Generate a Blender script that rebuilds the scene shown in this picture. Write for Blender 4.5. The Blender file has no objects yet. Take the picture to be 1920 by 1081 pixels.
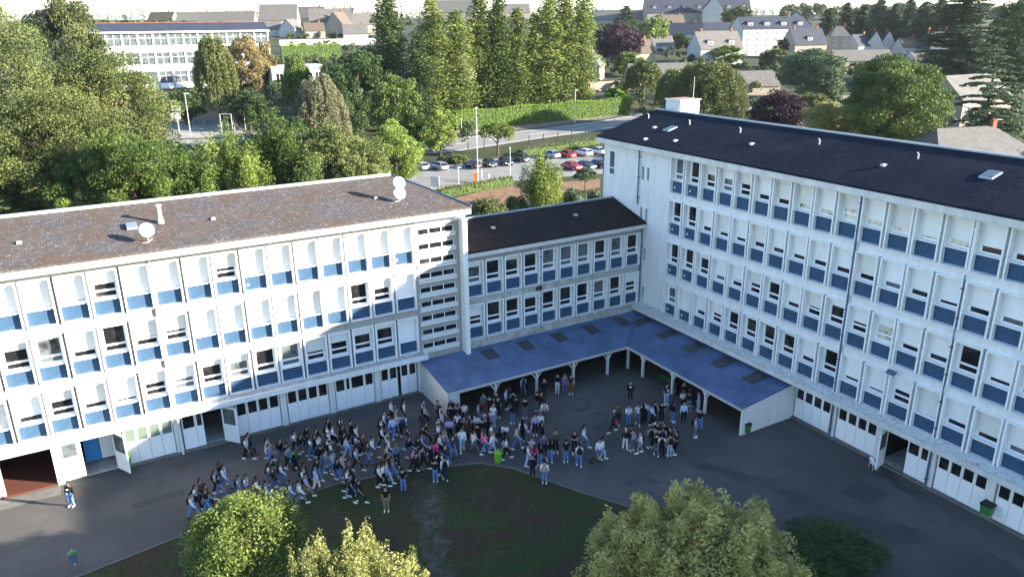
import bpy, math, random
import numpy as np
from mathutils import Vector, Matrix
R = math.radians
sc = bpy.context.scene
col = sc.collection
random.seed(7)
rng = np.random.default_rng(7)

# ---------------------------------------------------------------- camera, sky, sun
YAW, PIT, ROL = 0.5206, 0.3338, -0.0109
CAM = np.array([-21.1385, -51.5815, 27.8459]); FPX = 1435.8
def cam_axes():
    cy, sy = math.cos(YAW), math.sin(YAW); cp, sp = math.cos(PIT), math.sin(PIT)
    fwd = np.array([sy*cp, cy*cp, -sp]); right = np.array([cy, -sy, 0.0]); up = np.cross(right, fwd)
    cr, sr = math.cos(ROL), math.sin(ROL)
    return cr*right+sr*up, -sr*right+cr*up, fwd
AX = cam_axes()
cd = bpy.data.cameras.new('camera'); co = bpy.data.objects.new('camera', cd); col.objects.link(co)
cd.sensor_width = 36; cd.lens = FPX/1920*36; cd.clip_start = 0.5; cd.clip_end = 20000
m = Matrix.Identity(4)
for i in range(3):
    m[i][0] = AX[0][i]; m[i][1] = AX[1][i]; m[i][2] = -AX[2][i]; m[i][3] = CAM[i]
co.matrix_world = m
sc.camera = co

SUN = Vector((1.0, -0.80, 0.395)).normalized()
w = bpy.data.worlds.new('World'); sc.world = w; w.use_nodes = True
nt = w.node_tree
bg = nt.nodes['Background']; sky = nt.nodes.new('ShaderNodeTexSky'); sky.sky_type = 'NISHITA'
sky.sun_disc = False; sky.sun_elevation = math.asin(SUN.z); sky.sun_rotation = math.atan2(SUN.x, SUN.y)
sky.air_density = 1.0; sky.dust_density = 0.2; sky.ozone_density = 2.8; sky.altitude = 50
nt.links.new(sky.outputs[0], bg.inputs[0]); bg.inputs[1].default_value = 0.102
sd = bpy.data.lights.new('sun', 'SUN'); sd.energy = 5.0; sd.angle = R(0.55); sd.color = (1.0, 0.90, 0.74)
so = bpy.data.objects.new('sun', sd); col.objects.link(so); so.location = (60, -60, 60)
so.rotation_euler = SUN.to_track_quat('Z', 'Y').to_euler()
sc.view_settings.view_transform = 'Standard'; sc.view_settings.look = 'None'
sc.view_settings.exposure = 2.40; sc.view_settings.gamma = 1.0
sc.render.engine = 'CYCLES'
sc.cycles.max_bounces = 6; sc.cycles.transparent_max_bounces = 6
sc.cycles.diffuse_bounces = 3; sc.cycles.glossy_bounces = 2; sc.cycles.transmission_bounces = 3

# ---------------------------------------------------------------- terrain height and placing helpers
def _i(v, pts):
    for (a, ha), (b, hb) in zip(pts, pts[1:]):
        if v <= b:
            t = max(0.0, (v-a)/(b-a)); t = t*t*(3-2*t); return ha+(hb-ha)*t
    return pts[-1][1]
HP = [(14, 0.0), (70, 2.5), (110, 3.2), (160, 6.5), (240, 12.0), (330, 17.5), (480, 25.0), (800, 34.0), (2000, 40.0)]
def h(x, y):
    d = y + 0.12*max(0.0, x-60)
    return _i(d, HP)
def ray(u, v):
    return AX[0]*((u-960)/FPX) - AX[1]*((v-540.5)/FPX) + AX[2]
def at(u, v):
    d = ray(u, v); lo, hi = 5.0, 5.0
    while hi < 4000:
        hi = lo*1.03+0.5; P = CAM+d*hi
        if P[2] < h(P[0], P[1]): break
        lo = hi
    for _ in range(30):
        mi = (lo+hi)/2; P = CAM+d*mi
        if P[2] < h(P[0], P[1]): hi = mi
        else: lo = mi
    P = CAM+d*hi
    return Vector((P[0], P[1], h(P[0], P[1])))
def proj(P):
    q = np.array(P)-CAM; a = q@AX[0]; b = q@AX[1]; c = q@AX[2]
    return 960+FPX*a/c, 540.5-FPX*b/c, c
def tall(P, vt):                       # height of something standing at P whose top is seen at row vt
    lo, hi = 0.0, 80.0
    for _ in range(40):
        mi = (lo+hi)/2
        if proj((P[0], P[1], P[2]+mi))[1] > vt: lo = mi
        else: hi = mi
    return lo

# ---------------------------------------------------------------- object helpers
def tag(o, label=None, cat=None, group=None, kind=None):
    if label: o['label'] = label
    if cat: o['category'] = cat
    if group: o['group'] = group
    if kind: o['kind'] = kind
    return o
def empty(name, loc=(0, 0, 0), rz=0.0, parent=None):
    o = bpy.data.objects.new(name, None); col.objects.link(o); o.location = loc; o.rotation_euler = (0, 0, rz)
    o.empty_display_size = 0.3
    if parent: o.parent = parent
    return o
def link(name, me, parent=None, loc=(0, 0, 0), rz=0.0, mat=None):
    o = bpy.data.objects.new(name, me); col.objects.link(o); o.location = loc; o.rotation_euler = (0, 0, rz)
    if parent: o.parent = parent
    if mat is not None:
        o.material_slots[0].link = 'OBJECT'; o.material_slots[0].material = mat
    return o
def copy_tree(o, parent=None):
    c = o.copy(); col.objects.link(c)
    if parent: c.parent = parent
    for ch in list(o.children): copy_tree(ch, c)
    return c
class MB:
    def __init__(s): s.v = []; s.f = []; s.m = []; s.mi = 0
    def add(s, vs, fs):
        b = len(s.v); s.v += [tuple(p) for p in vs]
        for f in fs: s.f.append([b+i for i in f]); s.m.append(s.mi)
        return s
    def box(s, x0, x1, y0, y1, z0, z1):
        return s.add([(x0,y0,z0),(x1,y0,z0),(x1,y1,z0),(x0,y1,z0),(x0,y0,z1),(x1,y0,z1),(x1,y1,z1),(x0,y1,z1)],
              [(3,2,1,0),(4,5,6,7),(0,1,5,4),(1,2,6,5),(2,3,7,6),(3,0,4,7)])
    def hexa(s, a, b):                 # a, b: two loops of the same count, joined
        n = len(a); vs = list(a)+list(b)
        fs = [tuple(range(n))[::-1], tuple(range(n, 2*n))]+[(i, (i+1) % n, n+(i+1) % n, n+i) for i in range(n)]
        return s.add(vs, fs)
    def quad(s, a, b, c, d): return s.add([a, b, c, d], [(0, 1, 2, 3)])
    def tube(s, p0, p1, r0, r1=None, n=8, cap=True):
        r1 = r0 if r1 is None else r1
        p0 = Vector(p0); p1 = Vector(p1); d = (p1-p0)
        if d.length < 1e-6: return s
        d.normalize(); a = d.orthogonal().normalized(); b = d.cross(a)
        vs = []
        for p, r in ((p0, r0), (p1, r1)):
            for i in range(n):
                t = 2*math.pi*i/n; vs.append(p+(a*math.cos(t)+b*math.sin(t))*r)
        fs = [(i, (i+1) % n, n+(i+1) % n, n+i) for i in range(n)]
        if cap: fs += [tuple(range(n))[::-1], tuple(range(n, 2*n))]
        return s.add(vs, fs)
    def path(s, pts, rad, n=6):
        for i in range(len(pts)-1):
            r0 = rad[i] if isinstance(rad, (list, tuple)) else rad
            r1 = rad[i+1] if isinstance(rad, (list, tuple)) else rad
            s.tube(pts[i], pts[i+1], r0, r1, n)
        return s
    def ball(s, c, rx, ry=None, rz=None, nu=10, nv=7):
        ry = ry or rx; rz = rz or rx; vs = []; fs = []
        for j in range(nv+1):
            t = math.pi*j/nv
            for i in range(nu):
                a = 2*math.pi*i/nu
                vs.append((c[0]+rx*math.sin(t)*math.cos(a), c[1]+ry*math.sin(t)*math.sin(a), c[2]+rz*math.cos(t)))
        for j in range(nv):
            for i in range(nu):
                fs.append((j*nu+i, (j+1)*nu+i, (j+1)*nu+(i+1) % nu, j*nu+(i+1) % nu))
        return s.add(vs, fs)
    def mesh(s, name, mats, smooth=False):
        me = bpy.data.meshes.new(name); me.from_pydata(s.v, [], s.f)
        if not isinstance(mats, (list, tuple)): mats = [mats]
        for mm in mats: me.materials.append(mm)
        if len(mats) > 1: me.polygons.foreach_set('material_index', s.m)
        if smooth: me.polygons.foreach_set('use_smooth', [True]*len(me.polygons))
        me.update(); return me
    def build(s, name, mats, parent=None, loc=(0, 0, 0), rz=0.0, smooth=False):
        return link(name, s.mesh(name, mats, smooth), parent, loc, rz)

# ---------------------------------------------------------------- materials
def newmat(name):
    mt = bpy.data.materials.new(name); mt.use_nodes = True
    n = mt.node_tree; b = n.nodes['Principled BSDF']; return mt, n, b
def plain(name, c, rough=0.6, metal=0.0, spec=0.4):
    mt, n, b = newmat(name); b.inputs['Base Color'].default_value = (*c, 1); b.inputs['Roughness'].default_value = rough
    b.inputs['Metallic'].default_value = metal; b.inputs['Specular IOR Level'].default_value = spec; return mt
def noisy(name, c1, c2, scale=3.0, rough=0.8, detail=6, lo=0.35, hi=0.65, stretch=(1, 1, 1), c3=None, s3=20.0, lo3=0.6, hi3=0.75,
          bump=0.0, bs=40.0, spec=0.3, coords='Object'):
    mt, n, b = newmat(name); N = n.nodes; L = n.links
    tc = N.new('ShaderNodeTexCoord'); mp = N.new('ShaderNodeMapping'); mp.inputs['Scale'].default_value = stretch
    src = tc.outputs[coords]
    if coords == 'World':
        pass
    L.new(src, mp.inputs[0])
    def layer(sca, det, l, hh):
        t = N.new('ShaderNodeTexNoise'); t.inputs['Scale'].default_value = sca; t.inputs['Detail'].default_value = det; t.inputs['Roughness'].default_value = 0.62
        L.new(mp.outputs[0], t.inputs['Vector'])
        r = N.new('ShaderNodeMapRange'); r.inputs['From Min'].default_value = l; r.inputs['From Max'].default_value = hh
        L.new(t.outputs['Fac'], r.inputs['Value']); return r.outputs[0]
    mx = N.new('ShaderNodeMix'); mx.data_type = 'RGBA'; mx.inputs[6].default_value = (*c1, 1); mx.inputs[7].default_value = (*c2, 1)
    L.new(layer(scale, detail, lo, hi), mx.inputs[0]); out = mx.outputs[2]
    if c3 is not None:
        m2 = N.new('ShaderNodeMix'); m2.data_type = 'RGBA'; m2.inputs[7].default_value = (*c3, 1)
        L.new(out, m2.inputs[6]); L.new(layer(s3, 4, lo3, hi3), m2.inputs[0]); out = m2.outputs[2]
    L.new(out, b.inputs['Base Color']); b.inputs['Roughness'].default_value = rough; b.inputs['Specular IOR Level'].default_value = spec
    if bump:
        t = N.new('ShaderNodeTexNoise'); t.inputs['Scale'].default_value = bs; t.inputs['Detail'].default_value = 3
        L.new(mp.outputs[0], t.inputs['Vector']); bp = N.new('ShaderNodeBump'); bp.inputs['Strength'].default_value = bump
        bp.inputs['Distance'].default_value = 0.05
        L.new(t.outputs['Fac'], bp.inputs['Height']); L.new(bp.outputs[0], b.inputs['Normal'])
    return mt
def slate(name, c1, c2, c3, rough=0.75, tint=None):
    mt, n, b = newmat(name); N = n.nodes; L = n.links
    tc = N.new('ShaderNodeTexCoord'); br = N.new('ShaderNodeTexBrick')
    br.inputs['Scale'].default_value = 1.0; br.inputs['Brick Width'].default_value = 0.34; br.inputs['Row Height'].default_value = 0.2
    br.inputs['Mortar Size'].default_value = 0.012; br.inputs['Color1'].default_value = (*c1, 1); br.inputs['Color2'].default_value = (*c2, 1)
    br.inputs['Mortar'].default_value = (c1[0]*0.35, c1[1]*0.35, c1[2]*0.35, 1)
    L.new(tc.outputs['Object'], br.inputs['Vector'])
    t = N.new('ShaderNodeTexNoise'); t.inputs['Scale'].default_value = 0.35; t.inputs['Detail'].default_value = 9; t.inputs['Roughness'].default_value = 0.72
    L.new(tc.outputs['Object'], t.inputs['Vector'])
    r = N.new('ShaderNodeMapRange'); r.inputs['From Min'].default_value = 0.42; r.inputs['From Max'].default_value = 0.66; L.new(t.outputs['Fac'], r.inputs['Value'])
    mx = N.new('ShaderNodeMix'); mx.data_type = 'RGBA'; mx.inputs[7].default_value = (*c3, 1)
    L.new(br.outputs['Color'], mx.inputs[6]); L.new(r.outputs[0], mx.inputs[0])
    t2 = N.new('ShaderNodeTexNoise'); t2.inputs['Scale'].default_value = 5.5; t2.inputs['Detail'].default_value = 5; L.new(tc.outputs['Object'], t2.inputs['Vector'])
    r2 = N.new('ShaderNodeMapRange'); r2.inputs['From Min'].default_value = 0.58; r2.inputs['From Max'].default_value = 0.74; L.new(t2.outputs['Fac'], r2.inputs['Value'])
    m2 = N.new('ShaderNodeMix'); m2.data_type = 'RGBA'; tt = tint or tuple(min(1, k*2.1) for k in c2)
    m2.inputs[7].default_value = (*tt, 1); L.new(mx.outputs[2], m2.inputs[6]); L.new(r2.outputs[0], m2.inputs[0])
    L.new(m2.outputs[2], b.inputs['Base Color']); b.inputs['Roughness'].default_value = rough; b.inputs['Specular IOR Level'].default_value = 0.04
    return mt
def glassy(name, c, rough=0.08, spec=0.6, c2=None, sc_=1.0):
    mt, n, b = newmat(name); b.inputs['Roughness'].default_value = rough; b.inputs['Specular IOR Level'].default_value = spec
    b.inputs['Base Color'].default_value = (*c, 1)
    if c2 is not None:
        N = n.nodes; L = n.links; oi = N.new('ShaderNodeObjectInfo'); tc = N.new('ShaderNodeTexCoord'); t = N.new('ShaderNodeTexNoise')
        va = N.new('ShaderNodeVectorMath'); va.operation = 'ADD'; L.new(tc.outputs['Object'], va.inputs[0])
        cm = N.new('ShaderNodeCombineXYZ'); ml = N.new('ShaderNodeMath'); ml.operation = 'MULTIPLY'; ml.inputs[1].default_value = 50
        L.new(oi.outputs['Random'], ml.inputs[0]); L.new(ml.outputs[0], cm.inputs[0]); L.new(ml.outputs[0], cm.inputs[2]); L.new(cm.outputs[0], va.inputs[1])
        L.new(va.outputs[0], t.inputs['Vector']); t.inputs['Scale'].default_value = sc_; t.inputs['Detail'].default_value = 2
        r = N.new('ShaderNodeMapRange'); r.inputs['From Min'].default_value = 0.5; r.inputs['From Max'].default_value = 0.72; L.new(t.outputs['Fac'], r.inputs['Value'])
        mx = N.new('ShaderNodeMix'); mx.data_type = 'RGBA'; mx.inputs[6].default_value = (*c, 1); mx.inputs[7].default_value = (*c2, 1)
        L.new(r.outputs[0], mx.inputs[0]); L.new(mx.outputs[2], b.inputs['Base Color'])
    return mt
M = {}
M['white'] = noisy('white_render', (0.72, 0.72, 0.715), (0.62, 0.62, 0.61), 1.6, 0.85, c3=(0.46, 0.45, 0.43), s3=4.0, lo3=0.60, hi3=0.82, stretch=(1, 1, 0.22))
M['whiteL'] = noisy('warm_white_render', (0.80, 0.785, 0.75), (0.70, 0.68, 0.64), 0.8, 0.85, c3=(0.50, 0.47, 0.43), s3=2.4, lo3=0.60, hi3=0.82)
M['surround'] = noisy('painted_surround', (0.82, 0.82, 0.81), (0.72, 0.72, 0.71), 2.5, 0.7, c3=(0.55, 0.54, 0.51), s3=6, lo3=0.62, hi3=0.8)
M['fascia'] = noisy('concrete_fascia', (0.62, 0.61, 0.59), (0.50, 0.49, 0.465), 1.6, 0.85, c3=(0.42, 0.41, 0.38), s3=3.5, lo3=0.58, hi3=0.8, stretch=(1, 1, 0.35))
M['stain'] = noisy('stained_concrete', (0.50, 0.49, 0.46), (0.30, 0.29, 0.27), 1.3, 0.9, c3=(0.12, 0.115, 0.105), s3=5, lo3=0.54, hi3=0.72)
M['band'] = noisy('weathered_band', (0.36, 0.345, 0.32), (0.29, 0.275, 0.255), 2.2, 0.9, c3=(0.17, 0.16, 0.145), s3=5.5, lo3=0.55, hi3=0.78, stretch=(1, 1, 0.25))
M['pvc'] = plain('white_plastic', (0.82, 0.82, 0.82), 0.4)
M['shutter'] = noisy('shutter', (0.74, 0.74, 0.72), (0.70, 0.70, 0.685), 2.0, 0.6)
M['blue'] = noisy('speckled_blue_panel', (0.020, 0.062, 0.128), (0.032, 0.080, 0.152), 2.0, 0.9, c3=(0.15, 0.175, 0.19), s3=45, lo3=0.50, hi3=0.74, spec=0.1)
M['glass'] = glassy('dark_glass', (0.012, 0.013, 0.016), 0.09, 0.35, c2=(0.05, 0.045, 0.04))
M['glassC'] = glassy('curtained_glass', (0.10, 0.12, 0.13), 0.15, 0.5, c2=(0.03, 0.03, 0.03), sc_=2)
M['glassW'] = glassy('painted_sunlit_room_glass', (0.55, 0.52, 0.42), 0.15, 0.5, c2=(0.05, 0.06, 0.07), sc_=2.5)  # sunlight in the room behind is put into this opaque pane colour
M['glassG'] = glassy('greenish_glass', (0.13, 0.17, 0.14), 0.12, 0.5)
M['slateL'] = slate('lichened_slate', (0.068, 0.064, 0.068), (0.105, 0.097, 0.100), (0.082, 0.058, 0.042), 0.9, tint=(0.20, 0.185, 0.18))
M['slateR'] = slate('dark_slate', (0.009, 0.012, 0.022), (0.013, 0.017, 0.030), (0.020, 0.022, 0.030), 0.9, tint=(0.034, 0.038, 0.054))
M['slateM'] = slate('brown_dark_slate', (0.022, 0.018, 0.018), (0.03, 0.025, 0.025), (0.042, 0.030, 0.025), 0.8, tint=(0.06, 0.05, 0.05))
M['zinc'] = plain('zinc', (0.30, 0.34, 0.40), 0.45, 0.6)
M['pipe'] = plain('blue_grey_pipe', (0.07, 0.105, 0.17), 0.5)
M['pipeG'] = plain('grey_pipe', (0.42, 0.42, 0.43), 0.5)
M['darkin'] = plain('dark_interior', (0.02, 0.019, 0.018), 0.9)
M['floorred'] = noisy('red_tile_floor', (0.11, 0.040, 0.027), (0.09, 0.035, 0.025), 3, 0.7)
M['bluedoor'] = plain('bright_blue_panel', (0.03, 0.22, 0.55), 0.5)
M['post'] = noisy('white_post', (0.66, 0.66, 0.66), (0.55, 0.55, 0.54), 3, 0.6)
M['asphalt'] = noisy('asphalt', (0.056, 0.053, 0.053), (0.098, 0.092, 0.089), 0.13, 0.9, detail=12, lo=0.36, hi=0.66, c3=(0.14, 0.132, 0.125), s3=9, lo3=0.54, hi3=0.8, bump=0.5, bs=30)
M['asphaltR'] = noisy('road_asphalt', (0.17, 0.165, 0.16), (0.21, 0.205, 0.20), 0.3, 0.9, c3=(0.13, 0.13, 0.125), s3=0.15)
M['grassD'] = noisy('trodden_lawn', (0.026, 0.042, 0.010), (0.040, 0.027, 0.016), 0.35, 0.95, lo=0.42, hi=0.58, c3=(0.075, 0.055, 0.038), s3=1.6, lo3=0.56, hi3=0.74, bump=0.8, bs=18)
M['grass'] = noisy('grass', (0.020, 0.030, 0.009), (0.035, 0.044, 0.014), 0.25, 0.95, c3=(0.06, 0.05, 0.025), s3=0.12, lo3=0.5, hi3=0.7, bump=0.8, bs=15)
M['earth'] = noisy('earth', (0.20, 0.12, 0.07), (0.12, 0.075, 0.045), 0.8, 0.95)
M['metalroof'] = noisy('blue_sheet_metal', (0.115, 0.170, 0.300), (0.080, 0.125, 0.225), 0.6, 0.6, lo=0.4, hi=0.62, c3=(0.060, 0.098, 0.170), s3=0.45, lo3=0.42, hi3=0.66, spec=0.2)
M['skylight'] = noisy('grimy_skylight', (0.06, 0.07, 0.075), (0.035, 0.042, 0.045), 3, 0.5)
M['bark'] = noisy('bark', (0.10, 0.075, 0.055), (0.06, 0.045, 0.035), 6, 0.9)
M['lamp'] = plain('galvanised', (0.55, 0.55, 0.53), 0.45, 0.2)
M['black'] = plain('black', (0.015, 0.015, 0.016), 0.6)
M['green'] = plain('bin_green', (0.03, 0.16, 0.035), 0.5)
M['lime'] = plain('bin_lime', (0.14, 0.40, 0.02), 0.5)
M['orange'] = plain('orange', (0.62, 0.17, 0.03), 0.5)
M['sign'] = plain('sign_white', (0.8, 0.8, 0.8), 0.5)
M['paint'] = plain('road_paint', (0.70, 0.70, 0.68), 0.7)
M['kerb'] = noisy('kerb', (0.16, 0.155, 0.145), (0.11, 0.105, 0.10), 2, 0.9)
M['wet'] = noisy('damp_asphalt', (0.045, 0.044, 0.046), (0.060, 0.058, 0.059), 1.0, 0.6)
M['path'] = noisy('worn_path', (0.040, 0.038, 0.030), (0.105, 0.10, 0.09), 0.5, 0.95, lo=0.45, hi=0.7, c3=(0.03, 0.04, 0.014), s3=1.6, lo3=0.45, hi3=0.6)

# ---------------------------------------------------------------- window units (shared meshes)
WW, WH, DEEP = 1.66, 3.0, 0.42
def surround_mesh():
    b = MB(); t = 0.10
    b.box(0, t, -0.17, DEEP, -WH, 0); b.box(WW-t, WW, -0.17, DEEP, -WH, 0)
    b.box(t, WW-t, -0.17, DEEP, -t, 0)
    b.hexa([(t, -0.19, -WH), (t, DEEP, -WH), (t, DEEP, -WH+0.06), (t, -0.19, -WH+0.02)],
           [(WW-t, -0.19, -WH), (WW-t, DEEP, -WH), (WW-t, DEEP, -WH+0.06), (WW-t, -0.19, -WH+0.02)])
    return b.mesh('window_surround', M['surround'])
def frame_mesh():
    b = MB(); x0, x1 = 0.10, WW-0.10; y0, y1 = 0.28, 0.38
    b.box(x0, x0+0.20, y0, y1, -1.90, -0.10); b.box(x1-0.11, x1, y0, y1, -1.90, -0.10)
    b.box(x0+0.20, x1-0.11, y0, y1, -0.20, -0.10)
    b.box(x0+0.20, x1-0.11, y0-0.02, y1, -1.50, -1.38)
    b.box(x0+0.20, x1-0.11, y0, y1, -1.90, -1.82)
    b.hexa([(x0+0.003, -0.04, -1.99), (x0+0.003, y1-0.02, -1.99), (x0+0.003, y1-0.02, -1.902), (x0+0.003, -0.04, -1.95)],
           [(x1-0.003, -0.04, -1.99), (x1-0.003, y1-0.02, -1.99), (x1-0.003, y1-0.02, -1.902), (x1-0.003, -0.04, -1.95)])
    return b.mesh('window_frame', M['pvc'])
def pane_mesh(m):
    b = MB(); b.box(0.30, WW-0.21, 0.33, 0.35, -1.38, -0.20); b.box(0.30, WW-0.21, 0.33, 0.35, -1.82, -1.50)
    return b.mesh('pane', m)
def panel_mesh():
    b = MB(); b.box(0.104, WW-0.104, 0.15, 0.28, -2.96, -1.992); return b.mesh('panel', M['blue'])
def notice_mesh():
    b = MB(); b.box(0.3, 0.42, 0.12, 0.15, -2.66, -2.50); return b.mesh('notice', M['pvc'])
def shutter_mesh(s):
    b = MB(); s = min(s, 2.02)*0.935; z = -0.10; b.box(0.104, WW-0.104, 0.245, 0.285, -s+0.05, z); b.box(0.104, WW-0.104, 0.225, 0.285, -s, -s+0.05); b.box(0.104, WW-0.104, 0.15, 0.245, -0.30, -0.10)
    return b.mesh('roller_shutter', M['shutter'])
MESH = dict(sur=surround_mesh(), fr=frame_mesh(), pd=pane_mesh(M['glass']), pc=pane_mesh(M['glassC']), pw=pane_mesh(M['glassW']), pn=panel_mesh(), no=notice_mesh())
SHUT = {}
SHT = [M['shutter'], M['shutter'], noisy('shutter_aged', (0.66, 0.65, 0.61), (0.62, 0.61, 0.575), 2.0, 0.6), noisy('shutter_pale', (0.78, 0.78, 0.77), (0.74, 0.74, 0.735), 2.0, 0.6)]
def window(root, x, z, s, kind='d', notice=False, sx=1.0):
    wn = link('window', MESH['sur'], root, (x, 0, z)); wn.scale = (sx, 1, 1)
    if kind == 'd' and random.random() < 0.16: kind = 'c'
    link('window_frame', MESH['fr'], wn)
    if s < 1.95: link('pane', MESH['p'+kind], wn)
    link('panel', MESH['pn'], wn)
    if notice: link('notice', MESH['no'], wn)
    if s > 0.15:
        k = round(s, 2)
        if k not in SHUT: SHUT[k] = shutter_mesh(k)
        so_ = link('roller_shutter', SHUT[k], wn); so_.material_slots[0].link = 'OBJECT'; so_.material_slots[0].material = random.choice(SHT)
    return wn
def facade_frame(b, xs, xe, cells, ztops, zbot, ztop, depth=0.5):
    """wall skin in front of the recessed windows: bands between rows, piers between windows (cells: list of (x0,x1))"""
    lv = sorted(ztops)
    cur = zbot
    for zt in lv:
        b.box(xs, xe, 0, depth, cur, zt-WH)
        x = xs
        for (a, c) in cells:
            if a-x > 0.005: b.box(x, a, 0.30 if 0.13 < a-x < 0.3 else 0, depth, zt-WH, zt)
            x = c
        if xe-x > 0.005: b.box(x, xe, 0, depth, zt-WH, zt)
        cur = zt
    b.box(xs, xe, 0, depth, cur, ztop)
def gable_roof(name, root, xs, xe, yf, yb, ze, zr, mat, hip_end=False, hip_start=False, yr=None, verge=0.0):
    yr = (yf+yb)/2 if yr is None else yr
    b = MB(); T = 0.16
    hx1 = xe-(3.9 if hip_end else 0); hx0 = xs
    def sl(y, x0, x1, r0, r1, y0):
        top = [(x0, y0, ze), (x1, y0, ze), (r1, yr, zr), (r0, yr, zr)]
        bot = [(a, c, d-T) for a, c, d in top]
        b.add(top+bot, [(0, 1, 2, 3) if y0 < yr else (3, 2, 1, 0), (7, 6, 5, 4) if y0 < yr else (4, 5, 6, 7), (0, 4, 5, 1), (1, 5, 6, 2), (2, 6, 7, 3), (3, 7, 4, 0)])
    sl(0, xs, xe, hx0, hx1, yf); sl(1, xs, xe, hx0, hx1, yb)
    if hip_end: b.add([(xe, yf, ze), (xe, yb, ze), (hx1, yr, zr)], [(0, 1, 2)])
    return b.build(name, mat, root)
def drain(root, x, z0, z1, mat, y=-0.16, r=0.07, neck=True):
    b = MB(); b.tube((x, y, z0), (x, y, z1-0.25), r, r, 8)
    if neck: b.path([(x, y, z1-0.3), (x, y-0.35, z1+0.02), (x, y-0.5, z1+0.12)], r, 8)
    z = z0+0.6
    while z < z1-0.5: b.box(x-0.1, x+0.1, y-0.09, y+0.16, z, z+0.06); z += 1.8
    return b.build('drainpipe', mat, root)
def roof_vent(root, x, y, z, mat=None):
    b = MB(); b.hexa([(x-0.15, y-0.15, z-0.04), (x+0.15, y-0.15, z-0.04), (x+0.15, y+0.25, z+0.06), (x-0.15, y+0.25, z+0.06)],
                     [(x-0.10, y-0.13, z+0.15), (x+0.10, y-0.13, z+0.15), (x+0.01, y+0.25, z+0.09), (x-0.01, y+0.25, z+0.09)])
    b.build('roof_vent', mat or M['pipeG'], root)
def bay_doors(root, x0, x1, n, zs, zt, panes=None, y=0.12, glass='glass', gaps=()):
    """one bay of folding doors: n leaves with white lower panels and dark panes"""
    b = MB(); g = MB(); wl = (x1-x0)/n; zg = zs+(zt-zs)*0.55
    for i in range(n):
        a = x0+i*wl; c = a+wl
        if i in gaps: continue
        b.box(a+0.012, c-0.012, y, y+0.08, zs, zg); b.box(a+0.012, a+0.09, y, y+0.08, zg, zt); b.box(c-0.09, c-0.012, y, y+0.08, zg, zt)
        b.box(a+0.09, c-0.09, y, y+0.08, zt-0.09, zt)
        g.box(a+0.09, c-0.09, y+0.03, y+0.05, zg, zt-0.09)
    d = b.build('folding_door', M['pvc'], root); g.build('pane', M[glass], d); return d
def open_leaf(root, x, y, ang, wd, zs, zt, glass='glassC', flip=1):
    b = MB(); g = MB(); zg = zs+(zt-zs)*0.50
    b.box(0, wd, -0.04, 0.04, zs, zg); b.box(0, 0.11, -0.04, 0.04, zg, zt); b.box(wd-0.11, wd, -0.04, 0.04, zg, zt); b.box(0.11, wd-0.11, -0.04, 0.04, zt-0.11, zt)
    g.box(0.11, wd-0.11, -0.012, 0.012, zg, zt-0.11)
    d = b.build('open_door', M['pvc'], root, (x, y, 0), ang); g.build('pane', M[glass], d); return d

# ================================================================ LEFT WING
LB = tag(empty('school_building', (-6, 0, 0)), 'long sunlit white school wing on the left with brown lichened slate roof', 'building')
LBo = LB.location.copy()
LB.location = (0, 0, 0)
BAY = 3.6
jx = lambda j: -(7-j)*BAY
J0 = -4
cells = []
for j in range(J0, 7): cells += [(jx(j)+0.06, jx(j)+0.06+WW), (jx(j)+1.88, jx(j)+1.88+WW)]
b = MB()
XE = 3.75
facade_frame(b, jx(J0), 0.12, cells, [6.55, 10.15, 13.78], 3.5, 14.2)
# pilasters and lintel of the ground floor
GW = MB(); GW.box(jx(J0), 0.12, 0.0, 0.5, 3.02, 3.2)
for j in range(J0, 8): GW.box(jx(j)-0.22, min(jx(j)+0.22, 0.12), -0.02 if j < 7 else -0.0, 0.5, 0, 3.02)
b2 = MB(); b2.box(jx(J0), XE, 0.5, 11.5, 3.2, 14.35); b2.box(jx(J0), XE, 5.0, 11.5, 0.0, 3.2)
b2.box(0.12, XE, 0.0, 0.5, 13.62, 14.2)
wall = b.build('wall', M['band'], LB); link('ground_floor_wall', GW.mesh('ground_floor_wall', M['white']), LB); b2.build('rear_wall', M['whiteL'], LB)
b = MB(); b.box(jx(J0), -0.4, 0.5, 5.0, 3.10, 3.19); b.box(jx(J0), 0.12, 0.0, 0.5, 3.2, 3.5); b.build('ceiling', M['stain'], LB)
fl = MB(); fl.box(jx(J0), 0.1, 0.2, 5.0, -0.05, 0.10); fl.build('indoor_floor', M['stain'], LB)
fr = MB(); fr.box(jx(-2)+0.3, jx(0)-0.3, -0.05, 4.9, 0.02, 0.13); fr.build('tiled_floor', M['floorred'], LB)
# partitions between the ground-floor rooms
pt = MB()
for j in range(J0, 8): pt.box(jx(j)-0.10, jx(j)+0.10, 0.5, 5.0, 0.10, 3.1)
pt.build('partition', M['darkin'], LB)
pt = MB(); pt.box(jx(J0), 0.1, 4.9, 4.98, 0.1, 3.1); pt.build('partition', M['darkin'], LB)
# shutter drops read from the photograph, rows from the top, pairs from J0
LS = [
 [2.02]*8+[2.02, 1.88, 1.05, 2.02, 2.02, 2.02, 1.25, 2.02, 2.02, 2.02]+[2.02]*4,
 [2.02]*5+[0.9]+[2.02, 0.7]+[0.3, 1.55, 0, 1.4, 1.3, 2.02, 2.02, 2.02, 2.02, 2.02, 2.02, 0.25, 1.0, 2.02],
 [2.02]*7+[1.5]+[0.95, 1.62, 1.78, 1.1, 1.2, 0.7, 0.85, 0.35, 0.3, 1.3, 0.95, 0.75, 0.6, 2.02]]
for r_, zt in enumerate([13.78, 10.15, 6.55]):
    k = 0
    for (a, c) in cells:
        s = LS[r_][k] if k < len(LS[r_]) else 2.02
        window(LB, a, zt, s, 'd', notice=(r_ == 0 and k in (6, 15, 21))); k += 1
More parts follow.
